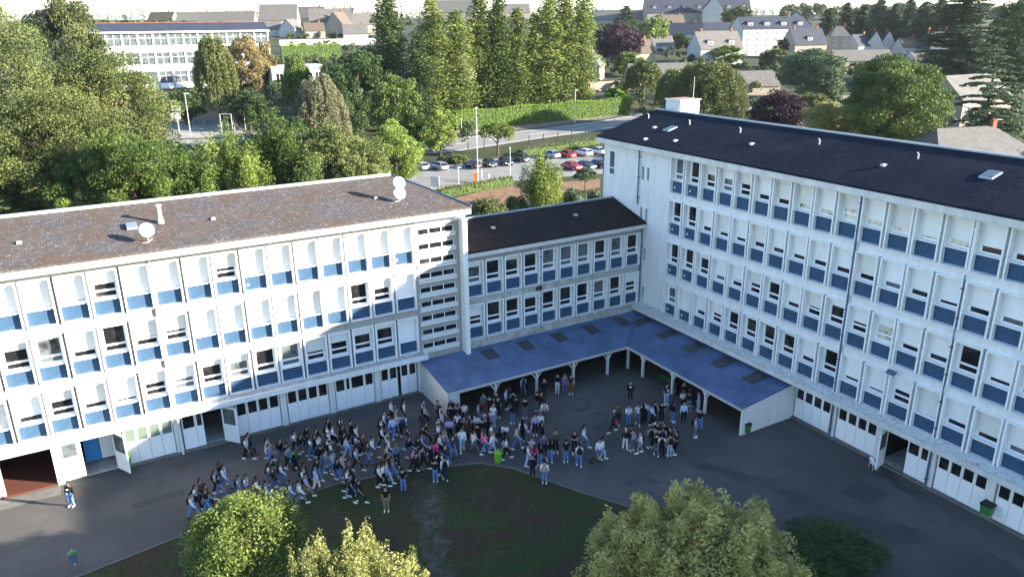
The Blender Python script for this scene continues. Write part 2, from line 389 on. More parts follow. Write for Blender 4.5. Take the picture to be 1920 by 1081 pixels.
# storey strings: thin joints
for j in (0, 7):
    pass
# eave fascia, soffit, roof, ridge
b = MB(); b.box(jx(J0), 4.45, -0.85, -0.55, 14.18, 14.72); b.build('fascia', M['fascia'], LB)
b = MB(); b.box(jx(J0), 4.42, -0.55, 0.5, 14.2, 14.32); b.box(XE+0.0, 4.42, 0.5, 12.0, 14.2, 14.32); b.build('soffit', M['stain'], LB)
rf = gable_roof('roof', LB, jx(J0)-0.5, 4.47, -0.88, 12.4, 14.76, 16.45, M['slateL'], hip_end=True)
b = MB(); b.box(jx(J0)-0.5, 0.7, 5.66, 5.9, 16.46, 16.64); b.build('ridge_cap', M['lamp'], LB)
b = MB(); b.path([(0.7, 5.8, 16.52), (2.4, 3.0, 15.80), (4.5, -0.85, 14.80)], 0.09, 6); b.build('hip_flashing', M['pipe'], LB)
# ledge over the ground floor
b = MB(); b.hexa([(jx(J0), -0.86, 3.27), (jx(J0), 0.0, 3.27), (jx(J0), 0.0, 3.58), (jx(J0), -0.86, 3.46)], [(0.15, -0.86, 3.27), (0.15, 0.0, 3.27), (0.15, 0.0, 3.58), (0.15, -0.86, 3.46)])
b.build('ledge', M['stain'], LB)
b = MB(); b.box(jx(J0), 0.32, -1.0, -0.862, 3.18, 3.56); b.box(0.152, 0.32, -0.86, 0, 3.20, 3.60); b.box(-2.0, 0.15, -0.86, -0.02, 3.47, 3.61) if False else None
b.build('ledge_fascia', M['white'], LB)
b = MB()
for j in range(J0, 7):
    for q in (0.35, 2.15): b.box(jx(j)+q, jx(j)+q+1.1, -0.05, 0.0, 3.03, 3.14)
b.build('vent_strip', M['lamp'], LB)
drain(LB, jx(2)+0.0, 3.5, 14.25, M['pipeG']); drain(LB, jx(2)+0.1, 0.0, 3.1, M['white'], neck=False)
b = MB()
for j in range(J0+1, 7):
    b.box(jx(j)-0.012, jx(j)+0.012, -0.012, 0.0, 3.6, 14.1)
    b.box(jx(j)-0.012, jx(j)+0.012, -0.862, -0.85, 14.2, 14.70)
b.build('expansion_joint', M['pipeG'], LB)
b = MB()
for k_, zt in enumerate((13.78, 10.15, 6.55)):
    for (a, c) in cells: b.box(a-0.01, c+0.01, -0.030, 0.0, zt-WH-0.05, zt-WH-0.004)
b.build('drip_edge', M['stain'], LB)
# staircase bay with its nine rows of small windows
SB = MB()
zst = []
z = 13.35
for i in range(9):
    zst.append(z); z -= 1.155
cur = 13.62
for i, z in enumerate(zst):
    SB.box(0.12, XE, 0.0, 0.5, z, cur) if cur-z > 0.01 else None
    SB.box(0.12, 0.34, 0.0, 0.5, z-0.52, z); SB.box(3.35, XE, 0.0, 0.5, z-0.52, z)
    cur = z-0.52
SB.box(0.12, XE, 0.0, 0.5, 2.6, cur)
SB.build('stair_wall', M['band'], LB)
for i, z in enumerate(zst):
    f = MB(); f.box(0.34, 3.35, 0.06, 0.12, z-0.06, z); f.box(0.34, 3.35, 0.06, 0.12, z-0.52, z-0.46)
    for xx in (0.34, 1.23, 2.29, 3.29): f.box(xx, xx+0.06 if xx != 1.23 else xx+0.08, 0.06, 0.12, z-0.46, z-0.06)
    f.box(0.22, 3.45, -0.16, 0.06, z-0.60, z-0.53)
    f.hexa([(0.22, -0.10, z-0.80), (0.22, 0, z-0.80), (0.22, 0, z-0.70), (0.22, -0.07, z-0.70)], [(3.45, -0.10, z-0.80), (3.45, 0, z-0.80), (3.45, 0, z-0.70), (3.45, -0.07, z-0.70)])
    fo = f.build('stair_window', M['surround'], LB)
    g = MB(); g.box(0.4, 3.29, 0.085, 0.10, z-0.46, z-0.06); g.build('pane', M['glass'], fo)
b = MB(); b.box(XE, 4.10, -0.80, 0.5, 2.5, 13.75); b.box(XE-0.05, 4.15, -0.85, 0.5, 13.75, 13.86); b.build('fin_wall', M['whiteL'], LB)
b = MB(); b.path([(3.95, -0.75, 14.2), (3.95, -0.55, 14.0), (3.95, -0.55, 13.86)], 0.09, 8); b.build('drainpipe', M['pvc'], LB)
# ground floor openings, bay by bay
bay_doors(LB, jx(J0)+0.25, jx(-2)-0.25, 8, 0.12, 3.0)
d = MB(); d.box(jx(-1)+0.22, jx(-1)+0.55, 0.08, 0.2, 0.1, 3.0); d.build('door_post', M['white'], LB)
bay_doors(LB, jx(0)+0.25, jx(0)+1.25, 1, 0.15, 2.95, glass='glassC')
d = MB(); d.box(jx(0)+1.25, jx(0)+1.42, 0.1, 0.2, 0.1, 3.0); d.build('door_post', M['pvc'], LB)
d = MB(); d.box(jx(0)+1.5, jx(0)+2.4, 1.6, 1.66, 0.3, 2.6); d.build('inner_panel', M['bluedoor'], LB)
d = MB(); d.box(jx(0)+2.45, jx(0)+3.3, 1.6, 1.66, 0.3, 2.6); d.build('inner_panel', M['pvc'], LB)
open_leaf(LB, jx(0)+3.30, 0.05, R(-62), 1.35, 0.15, 2.85)
bay_doors(LB, jx(1)+0.30, jx(1)+3.35, 4, 0.15, 3.0, glass='glassG')
bay_doors(LB, jx(2)+0.30, jx(2)+1.20, 1, 0.15, 3.0); bay_doors(LB, jx(2)+1.2, jx(2)+1.7, 1, 0.15, 3.0)
open_leaf(LB, jx(2)+2.95, 0.05, R(-50), 1.25, 0.15, 2.85, 'glassC')
for j in (3, 4): bay_doors(LB, jx(j)+0.30, jx(j)+3.35, 4, 0.15, 3.0)
bay_doors(LB, jx(5)+0.30, jx(5)+1.1, 1, 0.15, 3.0); bay_doors(LB, jx(5)+1.1, jx(5)+1.5, 1, 0.15, 3.0); bay_doors(LB, jx(5)+1.5, jx(5)+2.6, 1, 0.15, 3.0); bay_doors(LB, jx(5)+2.6, jx(5)+3.35, 1, 0.15, 3.0)
bay_doors(LB, jx(6)+0.30, jx(6)+1.7, 2, 0.15, 3.0); bay_doors(LB, jx(6)+1.95, jx(6)+3.30, 2, 0.15, 3.0)
b = MB(); b.box(jx(1)+0.25, -0.25, -0.10, 0.12, 0, 0.15); b.build('plinth', M['kerb'], LB)
for (u, v, y_) in ((36, 456, 0), (400, 410, 0), (0, 0, 0)):
    pass
def on_roof_L(u, v):
    d = ray(u, v); t = (14.76+.255*(CAM[1]+.88)-CAM[2])/(d[2]-.255*d[1]); return CAM+t*d
for (u, v) in ((36, 456), (400, 411), (705, 372)):
    P = on_roof_L(u, v); roof_vent(LB, P[0], P[1], P[2]+0.02)
P = on_roof_L(247, 427)
b = MB(); b.hexa([(P[0]-.3, P[1]-.35, P[2]-.05), (P[0]+.35, P[1]-.35, P[2]-.05), (P[0]+.35, P[1]+.35, P[2]+.13), (P[0]-.3, P[1]+.35, P[2]+.13)],
                 [(P[0]-.3, P[1]-.35, P[2]+.12), (P[0]+.35, P[1]-.35, P[2]+.12), (P[0]+.35, P[1]+.35, P[2]+.30), (P[0]-.3, P[1]+.35, P[2]+.30)]); b.build('roof_hatch', M['zinc'], LB)
# flue
P = on_roof_L(302, 418)
b = MB(); b.tube(P, P+np.array([0, 0, 0.35]), 0.22, 0.16, 10); b.tube(P+np.array([0, 0, 0.3]), P+np.array([0, 0, 1.15]), 0.13, 0.13, 10); b.tube(P+np.array([0, 0, 1.15]), P+np.array([0, 0, 1.22]), 0.22, 0.2, 10)
b.build('flue', M['fascia'], LB)
# satellite dishes
def dish(u, v, hh, lab, two=False):
    P = on_roof_L(u, v); e = tag(empty('satellite_dish', Vector(P)), lab, 'satellite dish', 'satellite dishes on the left roof')
    b = MB(); b.tube((0, 0, -0.02), (0, 0, hh), 0.035, 0.035, 8); b.tube((0, 0, 0.03), (0.25, 0.35, 0.1), 0.03, 0.03, 6); b.tube((0, 0, 0.0), (-0.35, 0.0, 0.0), 0.03, 0.03, 6); b.build('mast', M['lamp'], e)
    for k, zz in enumerate((0.62, 1.38) if two else (0.80,)):
        n = 20; vs = []; fs = []; r = 0.46 if two else 0.44
        tilt = Matrix.Rotation(R(62), 3, 'X')
        for ring in range(5):
            q = r*ring/4
            for i in range(n):
                a = 2*math.pi*i/n
                p = tilt @ Vector((q*math.cos(a), q*math.sin(a)*1.05, 0.35*q*q)); vs.append((p.x, p.y-0.12, p.z+zz))
        for ring in range(4):
            for i in range(n): fs.append((ring*n+i, ring*n+(i+1) % n, (ring+1)*n+(i+1) % n, (ring+1)*n+i))
        d = MB(); d.add(vs, fs); do = d.build('reflector', M['sign'], e, smooth=True)
        a = MB(); a.path([(0, -0.15, zz-0.42), (0, -0.62, zz+0.02)], 0.02, 6); a.tube((0, -0.62, zz-0.03), (0, -0.5, zz+0.05), 0.05, 0.05, 8); a.build('feed_arm', M['lamp'], do)
dish(279, 454, 0.75, 'single white satellite dish near the eave of the brown roof, beside the flue')
dish(749, 377, 1.4, 'pair of white satellite dishes stacked on one mast at the end of the brown roof', True)

# ================================================================ LINK WING (two glazed storeys over the covered way)
MBG = tag(empty('school_building', (0, 0, 0)), 'low white link building between the two long wings, with dark slate roof', 'building')
mb = 3.53; MX0 = 4.10; XR = 21.88
mc = []
for k in range(5): mc += [(MX0+k*mb+0.07, MX0+k*mb+0.07+WW*0.975), (MX0+k*mb+1.84, MX0+k*mb+1.84+WW*0.975)]
b = MB(); facade_frame(b, MX0, XR-0.02, mc, [6.55, 10.15], 3.52, 10.9); b.build('wall', M['band'], MBG)
b = MB(); b.box(MX0, XR-0.02, 0.5, 8.9, 2.6, 10.8); b.build('rear_wall', M['whiteL'], MBG)
b = MB(); b.box(MX0, XR-0.02, -0.10, 0.5, 2.6, 3.50); b.box(MX0, XR-0.02, -0.03, 0.0, 6.56, 7.12); b.build('stained_band', M['stain'], MBG)
b = MB(); b.box(0.15, XR-0.02, 0.02, 0.5, 0, 2.6); b.build('ground_floor_wall', noisy('painted_shade_brown_wall', (0.055, 0.05, 0.048), (0.03, 0.03, 0.03), 1.0), MBG)  # shade under the walkway roof is put into this dark wall colour
MS = [[0.6, 0.25, 0.55, 0.3, 0, 0, 0, 0, 0, 0], [1.2, 0.1, 0.35, 0.6, 0.2, 0.15, 0, 0.3, 0, 1.1]]
for r_, zt in enumerate([10.15, 6.55]):
    for k, (a, c) in enumerate(mc): window(MBG, a, zt, MS[r_][k], 'd', sx=0.975)
b = MB(); b.box(4.12, XR-0.02, -0.60, -0.40, 10.62, 11.08); b.build('fascia', M['fascia'], MBG)
b = MB(); b.box(4.12, XR-0.02, -0.40, 0.5, 10.90, 10.98); b.build('soffit', M['stain'], MBG)
gable_roof('roof', MBG, 4.12, XR-0.02, -0.63, 9.2, 11.12, 12.46, M['slateM'])
b = MB(); b.box(4.12, XR-0.02, 4.18, 4.40, 12.45, 12.56); b.build('ridge_cap', M['zinc'], MBG)
drain(MBG, 11.12, 3.5, 10.7, M['pipe'], y=-0.12, r=0.05, neck=False); drain(MBG, 21.68, 2.9, 10.7, M['pipe'], y=-0.15, neck=False)
b = MB(); b.box(10.7, 11.2, -0.28, -0.04, 6.75, 6.95); b.build('floodlight', M['black'], MBG)
for x_, y_ in ((8.0, 2.2), (16.2, 2.2)): roof_vent(MBG, x_, y_, 11.12+(y_+.63)*0.272+0.02)

# ================================================================ RIGHT WING
RB = tag(empty('school_building', (XR, -3.33, 0), -math.pi/2), 'tall shaded white school wing on the right with black slate roof', 'building')
RBAY = 3.618; RE = 62.0; RS = -9.25
kx = lambda k: k*RBAY
NK = 11
rc = []
for k in range(NK): rc += [(kx(k)+0.06, kx(k)+0.06+WW), (kx(k)+1.89, kx(k)+1.89+WW)]
RZ = [17.33, 13.74, 10.14, 6.55]
b = MB(); facade_frame(b, -0.15, RE, rc, RZ, 3.5, 17.75); b.build('wall', M['white'], RB)
# the plain staircase end with its slot windows
slots = [(-3.75, -3.45), (-3.05, -2.75)]
b = MB(); zt = [15.9, 12.3, 8.7, 5.1]; cur = 0.0
W1 = (-8.35, -7.35)
for z in sorted(zt):
    b.box(RS, -0.15, 0.0, 0.5, cur, z-1.15)
    x = RS
    for (a, c) in slots: b.box(x, a, 0.0, 0.5, z-1.15, z); x = c
    b.box(x, -0.15, 0.0, 0.5, z-1.15, z); cur = z
b.box(RS, -0.15, 0.0, 0.5, cur, 17.75); b.build('end_wall', M['white'], RB)
for z in zt:
    f = MB(); f.box(-3.85, -2.65, -0.08, 0.0, z-1.24, z-1.16)
    fo = f.build('slot_window', M['surround'], RB)
    g = MB()
    for (a, c) in slots: g.box(a, c, 0.22, 0.25, z-1.15, z)
    g.build('pane', M['glassC'], fo)
f = MB()
f.box(-8.45, -8.35, -0.03, 0.0, 14.6, 16.75); f.box(-7.65, -7.55, -0.03, 0.0, 14.6, 16.75); f.box(-8.35, -7.65, -0.03, 0.0, 16.65, 16.75); f.box(-8.5, -7.5, -0.12, 0.0, 14.5, 14.6); f.box(-8.35, -7.65, -0.03, 0, 15.1, 15.2)
fo = f.build('window', M['surround'], RB); g = MB(); g.box(-8.35, -7.65, -0.015, -0.005, 14.6, 15.1); g.box(-8.35, -7.65, -0.015, -0.005, 15.2, 16.65); g.build('pane', M['glassC'], fo)
b = MB(); b.box(RS, RE, 0.5, 12.2, 3.2, 17.9); b.box(RS, RE, 5.0, 12.2, 0, 3.2); b.build('rear_wall', M['white'], RB)
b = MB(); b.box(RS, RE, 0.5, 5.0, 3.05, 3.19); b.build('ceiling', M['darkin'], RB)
RSH = [[0, 0, 0.95, 1.0, 1.1, 1.56, 1.56, 1.56, 1.5, 1.2, 1.57, 1.6, 1.8, 1.6, 1.56, 1.56],
       [0, 0.1, 1.6, 1.66, 1.68, 1.6, 1.6, 1.64, 1.6, 1.6, 1.6, 1.62, 1.6, 1.74, 1.6, 1.62],
       [0.1, 0.1, 0.6, 1.62, 1.4, 1.2, 0.6, 1.62, 1.6, 1.3, 1.5, 1.1, 1.62, 1.62, 1.62, 1.7],
       [0.6, 2.02, 1.57, 1.2, 0.5, 0.45, 0.4, 0.5, 0.9, 1.68, 1.72, 1.78, 1.15, 2.02, 1.62, 1.62]]
RSH[2][12] = 1.62; RSH[2][13] = 1.6; RSH[3][8] = 1.6; RSH[3][9] = 0.3; RSH[2][9] = 0.7; RSH[2][8] = 1.35; RSH[2][10] = 1.3; RSH[2][11] = 0.9; RSH[2][14] = 0.3
for r_, zt in enumerate(RZ):
    for k, (a, c) in enumerate(rc):
        s = RSH[r_][k] if k < 16 else 1.6
        kd = 'd'
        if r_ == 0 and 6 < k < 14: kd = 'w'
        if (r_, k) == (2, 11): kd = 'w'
        if (r_, k) == (0, 0): kd = 'c'
        window(RB, a, zt, s, kd, notice=(k < 2))
b = MB(); b.box(RS-0.1, RE, -0.85, -0.58, 17.42, 17.98); b.build('fascia', M['fascia'], RB)
b = MB(); b.box(RS-0.1, RE, -0.58, 0.5, 17.75, 17.84); b.build('soffit', M['white'], RB)
gable_roof('roof', RB, RS-0.12, RE, -0.88, 13.1, 18.02, 19.92, M['slateR'])
b = MB(); b.box(RS-0.12, RE, 6.0, 6.2, 19.9, 20.02); b.build('ridge_cap', M['zinc'], RB)
b = MB(); b.hexa([(RS, 0, 17.8), (RS, 12.2, 17.8), (RS, 6.1, 19.7)], [(RS+0.3, 0, 17.8), (RS+0.3, 12.2, 17.8), (RS+0.3, 6.1, 19.7)]); b.build('gable', M['white'], RB)
# ledge above the ground floor
b = MB(); b.hexa([(-3.2, -0.86, 3.12), (-3.2, 0, 3.12), (-3.2, 0, 3.62), (-3.2, -0.86, 3.40)], [(RE, -0.86, 3.12), (RE, 0, 3.12), (RE, 0, 3.62), (RE, -0.86, 3.40)]); b.build('ledge', noisy('mossy_ledge', (0.62, 0.62, 0.60), (0.50, 0.50, 0.48), 1.5, 0.9, c3=(0.16, 0.16, 0.15), s3=6, lo3=0.54, hi3=0.70), RB)
b = MB(); b.box(-3.2, RE, -0.98, -0.862, 3.08, 3.44); b.build('ledge_fascia', M['fascia'], RB)
GW = MB(); GW.box(-3.2, RE, 0, 0.5, 2.95, 3.12)
for k in range(0, NK+1): GW.box(kx(k)-0.22, kx(k)+0.22, -0.02, 0.5, 0, 2.95)
GW.box(-0.15, 14.3, 0.0, 0.5, 0, 2.6)
GW.build('ground_floor_wall', M['white'], RB)
b = MB()
for k in range(4, NK): 
    for q in (0.3, 2.0): b.box(kx(k)+q, kx(k)+q+1.25, -0.06, 0.0, 2.97, 3.11)
b.build('vent_strip', M['pipeG'], RB)
b = MB(); b.box(kx(4), RE, -0.14, 0.10, 0, 0.13); b.build('plinth', M['kerb'], RB)
for k in range(4, NK):
    if k == 6:
        open_leaf(RB, kx(6)+0.55, 0.0, R(-78), 1.2, 0.15, 2.75, 'glassC')
        bay_doors(RB, kx(6)+1.9, kx(6)+2.75, 1, 0.15, 2.9); bay_doors(RB, kx(6)+2.75, kx(6)+3.35, 1, 0.15, 2.9)
    else: bay_doors(RB, kx(k)+0.30, kx(k)+3.35, 4, 0.15, 2.9)
fl = MB(); fl.box(kx(4), RE, 0.22, 5.0, -0.05, 0.10); fl.build('indoor_floor', M['stain'], RB)
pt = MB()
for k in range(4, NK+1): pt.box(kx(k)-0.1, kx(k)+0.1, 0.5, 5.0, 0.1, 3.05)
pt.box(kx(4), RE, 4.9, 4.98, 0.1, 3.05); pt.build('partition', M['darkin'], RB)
drain(RB, kx(5)-0.02, 3.6, 17.5, M['pipe']); drain(RB, kx(5)-0.02, 0, 2.9, M['pipe'], neck=False, y=-0.12)
drain(RB, kx(7)-0.06, 0.0, 2.9, M['pipe'], neck=False, y=-0.12)
drain(RB, kx(7)+0.05, 14.3, 17.5, M['pvc'], r=0.05, neck=False); drain(RB, kx(7)-0.05, 3.6, 14.3, M['pipe'], r=0.035, neck=False)
drain(RB, -4.0, 12.5, 17.5, M['pipe'], r=0.06); drain(RB, -3.6, 2.9, 11.0, M['pipe'], r=0.05, neck=False)
b = MB(); b.hexa([(kx(6)+0.15, -0.75, 6.70), (kx(6)+0.75, -0.75, 6.70), (kx(6)+0.75, -0.45, 6.85), (kx(6)+0.15, -0.45, 6.85)], [(kx(6)+0.15, -0.75, 6.78), (kx(6)+0.75, -0.75, 6.78), (kx(6)+0.75, -0.45, 6.93), (kx(6)+0.15, -0.45, 6.93)])
b.tube((kx(6)+0.45, -0.5, 6.8), (kx(6)+0.45, 0.0, 6.45), 0.03, 0.03, 6); b.build('floodlight', M['pipe'], RB)
# small marks under the eave, roof lights and roof vents
def on_roof_R(u, v):
    d = ray(u, v); sx = 0.271; t = (18.02+sx*(CAM[0]-(XR-0.88))-CAM[2])/(d[2]-sx*d[0]); P = CAM+t*d
    return (-3.33-P[1], P[0]-XR, P[2])
b = MB()
for q in (0.6, 1.4, 2.5): b.box(q, q+0.16, -0.02, 0.0, 17.42, 17.60); b.box(q-0.05, q+0.11, -0.02, 0.0, 13.9, 14.08)
b.build('wall_vent', M['pipeG'], RB)
for (u, v) in ((1227, 240), (1409, 271), (1656, 311), (1266, 265), (1210, 262)):
    P = on_roof_R(u, v); roof_vent(RB, P[0], P[1], P[2]+0.02)
for (u, v) in ((1216, 222), (1293, 234), (1388, 249), (1536, 271), (1721, 298)):
    P = on_roof_R(u, v); b = MB(); b.path([(P[0], P[1], P[2]), (P[0], P[1], P[2]+0.35), (P[0]-0.1, P[1]-0.05, P[2]+0.42)], 0.05, 6); b.build('roof_pipe', M['lamp'], RB)
for (u, v) in ((1256, 242), (1857, 329)):
    P = on_roof_R(u, v); s_ = 0.271
    def q3(dx, dy, dz): return (P[0]+dx, P[1]+dy, P[2]+dy*s_+dz)
    b = MB(); b.hexa([q3(-.4, -.5, -.03), q3(.4, -.5, -.03), q3(.4, .5, -.03), q3(-.4, .5, -.03)], [q3(-.4, -.5, .09), q3(.4, -.5, .09), q3(.4, .5, .09), q3(-.4, .5, .09)])
    fo = b.build('roof_light', M['zinc'], RB); b = MB(); b.hexa([q3(-.3, -.4, .08), q3(.3, -.4, .08), q3(.3, .4, .08), q3(-.3, .4, .08)], [q3(-.3, -.4, .10), q3(.3, -.4, .10), q3(.3, .4, .10), q3(-.3, .4, .10)]); b.build('pane', M['glassC'], fo)
# lift housing on the far slope
b = MB(); b.box(-8.6, -6.6, 6.55, 8.9, 18.6, 20.85); b.box(-8.7, -6.5, 6.45, 9.0, 20.85, 20.95); hs = b.build('lift_housing', M['white'], RB)
b = MB(); b.box(-6.6, -6.56, 7.3, 7.9, 19.5, 20.6); b.build('hatch', M['fascia'], hs)
b = MB(); b.box(-8.5, -6.7, 6.6, 8.8, 20.955, 20.98); b.build('rusty_cover', plain('rusty_sheet', (.28, .17, .12), .8), hs)
b = MB(); b.tube((-6.52, 8.0, 20.3), (-6.52, 8.0, 23.0), .025, .015, 5); b.build('aerial', M['lamp'], hs)

# ================================================================ COVERED WALKWAY
CW = tag(empty('covered_walkway', (0, 0, 0)), 'covered walkway with blue ribbed metal roof on white forked posts, in yard corner', 'covered walkway')
ZH, ZL, YL = 2.78, 2.12, -5.2
XI = XR-5.32; YE = -18.05
def ribbed(name, P0, dirx, diry, L0f, n_, pitch, mat):
    pass
def canopy_roof():
    b = MB(); rb = MB(); pitch = 0.36; s = (ZH-ZL)/5.2
    # left arm: ribs run along y from the wall to the eave, x from 0.0 to the mitre
    x = -0.05
    while x < XR-0.12:
        x1 = min(x+pitch, XR-0.12)
        def ye(xx): return YL if xx < XI else YL+(xx-XI)*(5.2/(XR-0.12-XI))
        for (a, c) in ((x, x1),):
            ya, yc = ye(a), ye(c)
            za, zc = ZH+ya*s, ZH+yc*s
            b.add([(a, -0.12, ZH), (c, -0.12, ZH), (c, yc, zc), (a, ya, za), (a, -0.12, ZH-0.05), (c, -0.12, ZH-0.05), (c, yc, zc-0.05), (a, ya, za-0.05)],
                  [(3, 2, 1, 0), (4, 5, 6, 7), (0, 1, 5, 4), (3, 7, 6, 2)])
        if x > 0 and ye(x) < -0.4: rb.hexa([(x-0.028, -0.12, ZH-0.01), (x+0.028, -0.12, ZH-0.01), (x+0.012, -0.12, ZH+0.045), (x-0.012, -0.12, ZH+0.045)][::-1],
                [(x-0.028, ye(x), ZH+ye(x)*s-0.01), (x+0.028, ye(x), ZH+ye(x)*s-0.01), (x+0.012, ye(x), ZH+ye(x)*s+0.045), (x-0.012, ye(x), ZH+ye(x)*s+0.045)][::-1])
        x = x1
    y = -0.12
    xw = XR-0.12
    s2 = (ZH-ZL)/(xw-XI)
    while y > YE:
        y1 = max(y-pitch, YE)
        def xe(yy): return XI if yy < YL else xw+(yy+0.0)*((xw-XI)/5.2)
        xa, xc = xe(y), xe(y1)
        za, zc = ZH-(xw-xa)*s2, ZH-(xw-xc)*s2
        b.add([(xw, y, ZH), (xw, y1, ZH), (xc, y1, zc), (xa, y, za), (xw, y, ZH-.05), (xw, y1, ZH-.05), (xc, y1, zc-.05), (xa, y, za-.05)],
              [(0, 1, 2, 3), (7, 6, 5, 4), (2, 1, 5, 6), (3, 2, 6, 7)])
        if xw-xa > 0.4: rb.hexa([(xw, y-0.028, ZH-.01), (xw, y+0.028, ZH-.01), (xw, y+0.012, ZH+.045), (xw, y-0.012, ZH+.045)],
                [(xa, y-0.028, za-.01), (xa, y+0.028, za-.01), (xa, y+0.012, za+.045), (xa, y-0.012, za+.045)])
        y = y1
    r = b.build('roof', M['metalroof'], CW); rb.build('rib', M['metalrib'], r)
    return s, s2
M['metalrib'] = plain('pale_rib', (0.12, 0.17, 0.29), 0.6)
s_, s2_ = canopy_roof()
for i in range(5):            # skylight sheets, left arm then right arm
    x0 = 4.9+i*3.35; x1 = x0+1.1; ya, yb_ = -0.75, -2.25
    b = MB(); b.hexa([(x0, ya, ZH+ya*s_+.05), (x1, ya, ZH+ya*s_+.05), (x1, yb_, ZH+yb_*s_+.05), (x0, yb_, ZH+yb_*s_+.05)], [(x0, ya, ZH+ya*s_+.08), (x1, ya, ZH+ya*s_+.08), (x1, yb_, ZH+yb_*s_+.08), (x0, yb_, ZH+yb_*s_+.08)]); b.build('skylight', M['skylight'], CW)
    y0 = -1.9-i*3.3; y1 = y0-1.1; xa, xb = XR-0.8, XR-2.4; zf = lambda xx: ZH-(XR-0.12-xx)*s2_
    b = MB(); b.hexa([(xa, y0, zf(xa)+.05), (xa, y1, zf(xa)+.05), (xb, y1, zf(xb)+.05), (xb, y0, zf(xb)+.05)], [(xa, y0, zf(xa)+.08), (xa, y1, zf(xa)+.08), (xb, y1, zf(xb)+.08), (xb, y0, zf(xb)+.08)]); b.build('skylight', M['skylight'], CW)
b = MB(); b.path([(XR-0.12, -0.12, ZH+0.05), (XI, YL, ZL+0.05)], 0.06, 6); b.build('valley_flashing', M['pipe'], CW)
b = MB(); b.box(-0.05, XI, YL-.1, YL, ZL-0.14, ZL+0.02); b.box(XI-0.1, XI, YE, YL-.1, ZL-0.14, ZL+0.02); b.build('gutter', M['pipeG'], CW)
b = MB(); b.box(0.2, XI+0.25, -5.08, -4.96, ZL-0.12, ZL+0.0); b.box(XI+0.22, XI+0.34, YE+0.2, -5.08, ZL-0.12, ZL+0.0); b.build('beam', M['post'], CW)
# end walls
b = MB(); b.hexa([(-0.02, -0.9, 0), (-0.02, -5.0, 0), (-0.02, -5.0, ZH-5.0*s_-0.05), (-0.02, -0.9, ZH-0.9*s_-0.06)], [(0.14, -0.9, 0), (0.14, -5.0, 0), (0.14, -5.0, ZH-5.0*s_-0.05), (0.14, -0.9, ZH-0.9*s_-0.06)])
b.box(-0.02, 0.14, -0.9, 0.0, 0, 2.62); b.box(0.14, 0.95, -5.05, -4.9, 0, ZL-0.0); b.build('end_wall', M['fascia'], CW)
b = MB()
b.hexa([(XI+0.1, YE, 0), (XR-0.02, YE, 0), (XR-0.02, YE, ZH-0.02), (XI+0.1, YE, ZL+0.0)], [(XI+0.1, YE+0.16, 0), (XR-0.02, YE+0.16, 0), (XR-0.02, YE+0.16, ZH-0.02), (XI+0.1, YE+0.16, ZL+0.0)])
b.build('end_wall', M['white'], CW)
def post(x, y, ax):
    b = MB(); b.box(x-0.09, x+0.09, y-0.09, y+0.09, 0, ZL-0.12)
    for sg in (-1, 1):
        a = [(x, y, ZL-0.85), (x+sg*0.55*ax[0], y+sg*0.55*ax[1], ZL-0.12)]; b.tube(a[0], a[1], 0.05, 0.05, 6)
    b.build('post', M['post'], CW)
for x in (4.0, 7.7, 11.2, 14.64): post(x, -5.02, (1, 0))
post(XI+0.25, -5.02, (0.7, 0.7))
for y in (-6.95, -10.6, -14.25): post(XI+0.28, y, (0, 1))
b = MB(); b.tube((XI+0.1, YE-0.02, 0.1), (XI+0.1, YE-0.02, ZL), 0.05, 0.05, 8); b.build('drainpipe', M['post'], CW)
# ================================================================ GROUND
def sheet(name, pts, z, mat, kind='structure', sub=0):
    b = MB(); b.add([(p[0], p[1], z) for p in pts], [tuple(range(len(pts)))]); o = b.build(name, mat)
    if kind: o['kind'] = kind
    return o
xs = [-2500, -1500, -900, -600, -400, -300]+list(range(-240, 520, 12))+[560, 640, 760, 900, 1200, 1700, 2500, 4000]
ys = [-800, -400, -200, -120, -60, -30, 0]+list(range(14, 500, 8))+[520, 560, 620, 700, 800, 1000, 1400, 2000, 3000, 5000, 9000]
b = MB(); vs = [(x, y, h(x, y)-0.02) for y in ys for x in xs]; nx = len(xs)
b.add(vs, [(j*nx+i, j*nx+i+1, (j+1)*nx+i+1, (j+1)*nx+i) for j in range(len(ys)-1) for i in range(nx-1)])
b.build('ground', M['grass'], smooth=True)['kind'] = 'structure'
G = lambda u, v: at(u, v)
sheet('courtyard', [(-70, -75), (60, -75), (60, 0.6), (-70, 0.6)], 0.0, M['asphalt'])
lawn = [(-60, -12.5), (-24.2, -10.5), (-18.6, -9.55), (-12.4, -9.25), (-9.65, -9.2), (-5.63, -10.1), (-2.9, -11.0), (-0.9, -11.75), (0.65, -13.4), (2.97, -18.0), (5.5, -22.2), (9.0, -28.5), (14, -45), (14, -75), (-60, -75)]
sheet('lawn', lawn, 0.03, M['grassD'])
k = MB()
for (p, q) in zip(lawn[:12], lawn[1:13]):
    d = Vector((q[0]-p[0], q[1]-p[1], 0)); n_ = Vector((-d.y, d.x, 0)).normalized()*0.05
    k.hexa([(p[0]-n_.x, p[1]-n_.y, 0), (p[0]+n_.x, p[1]+n_.y, 0), (p[0]+n_.x, p[1]+n_.y, 0.07), (p[0]-n_.x, p[1]-n_.y, 0.07)],
           [(q[0]-n_.x, q[1]-n_.y, 0), (q[0]+n_.x, q[1]+n_.y, 0), (q[0]+n_.x, q[1]+n_.y, 0.07), (q[0]-n_.x, q[1]-n_.y, 0.07)])
k.build('kerb', M['kerb'])['kind'] = 'structure'

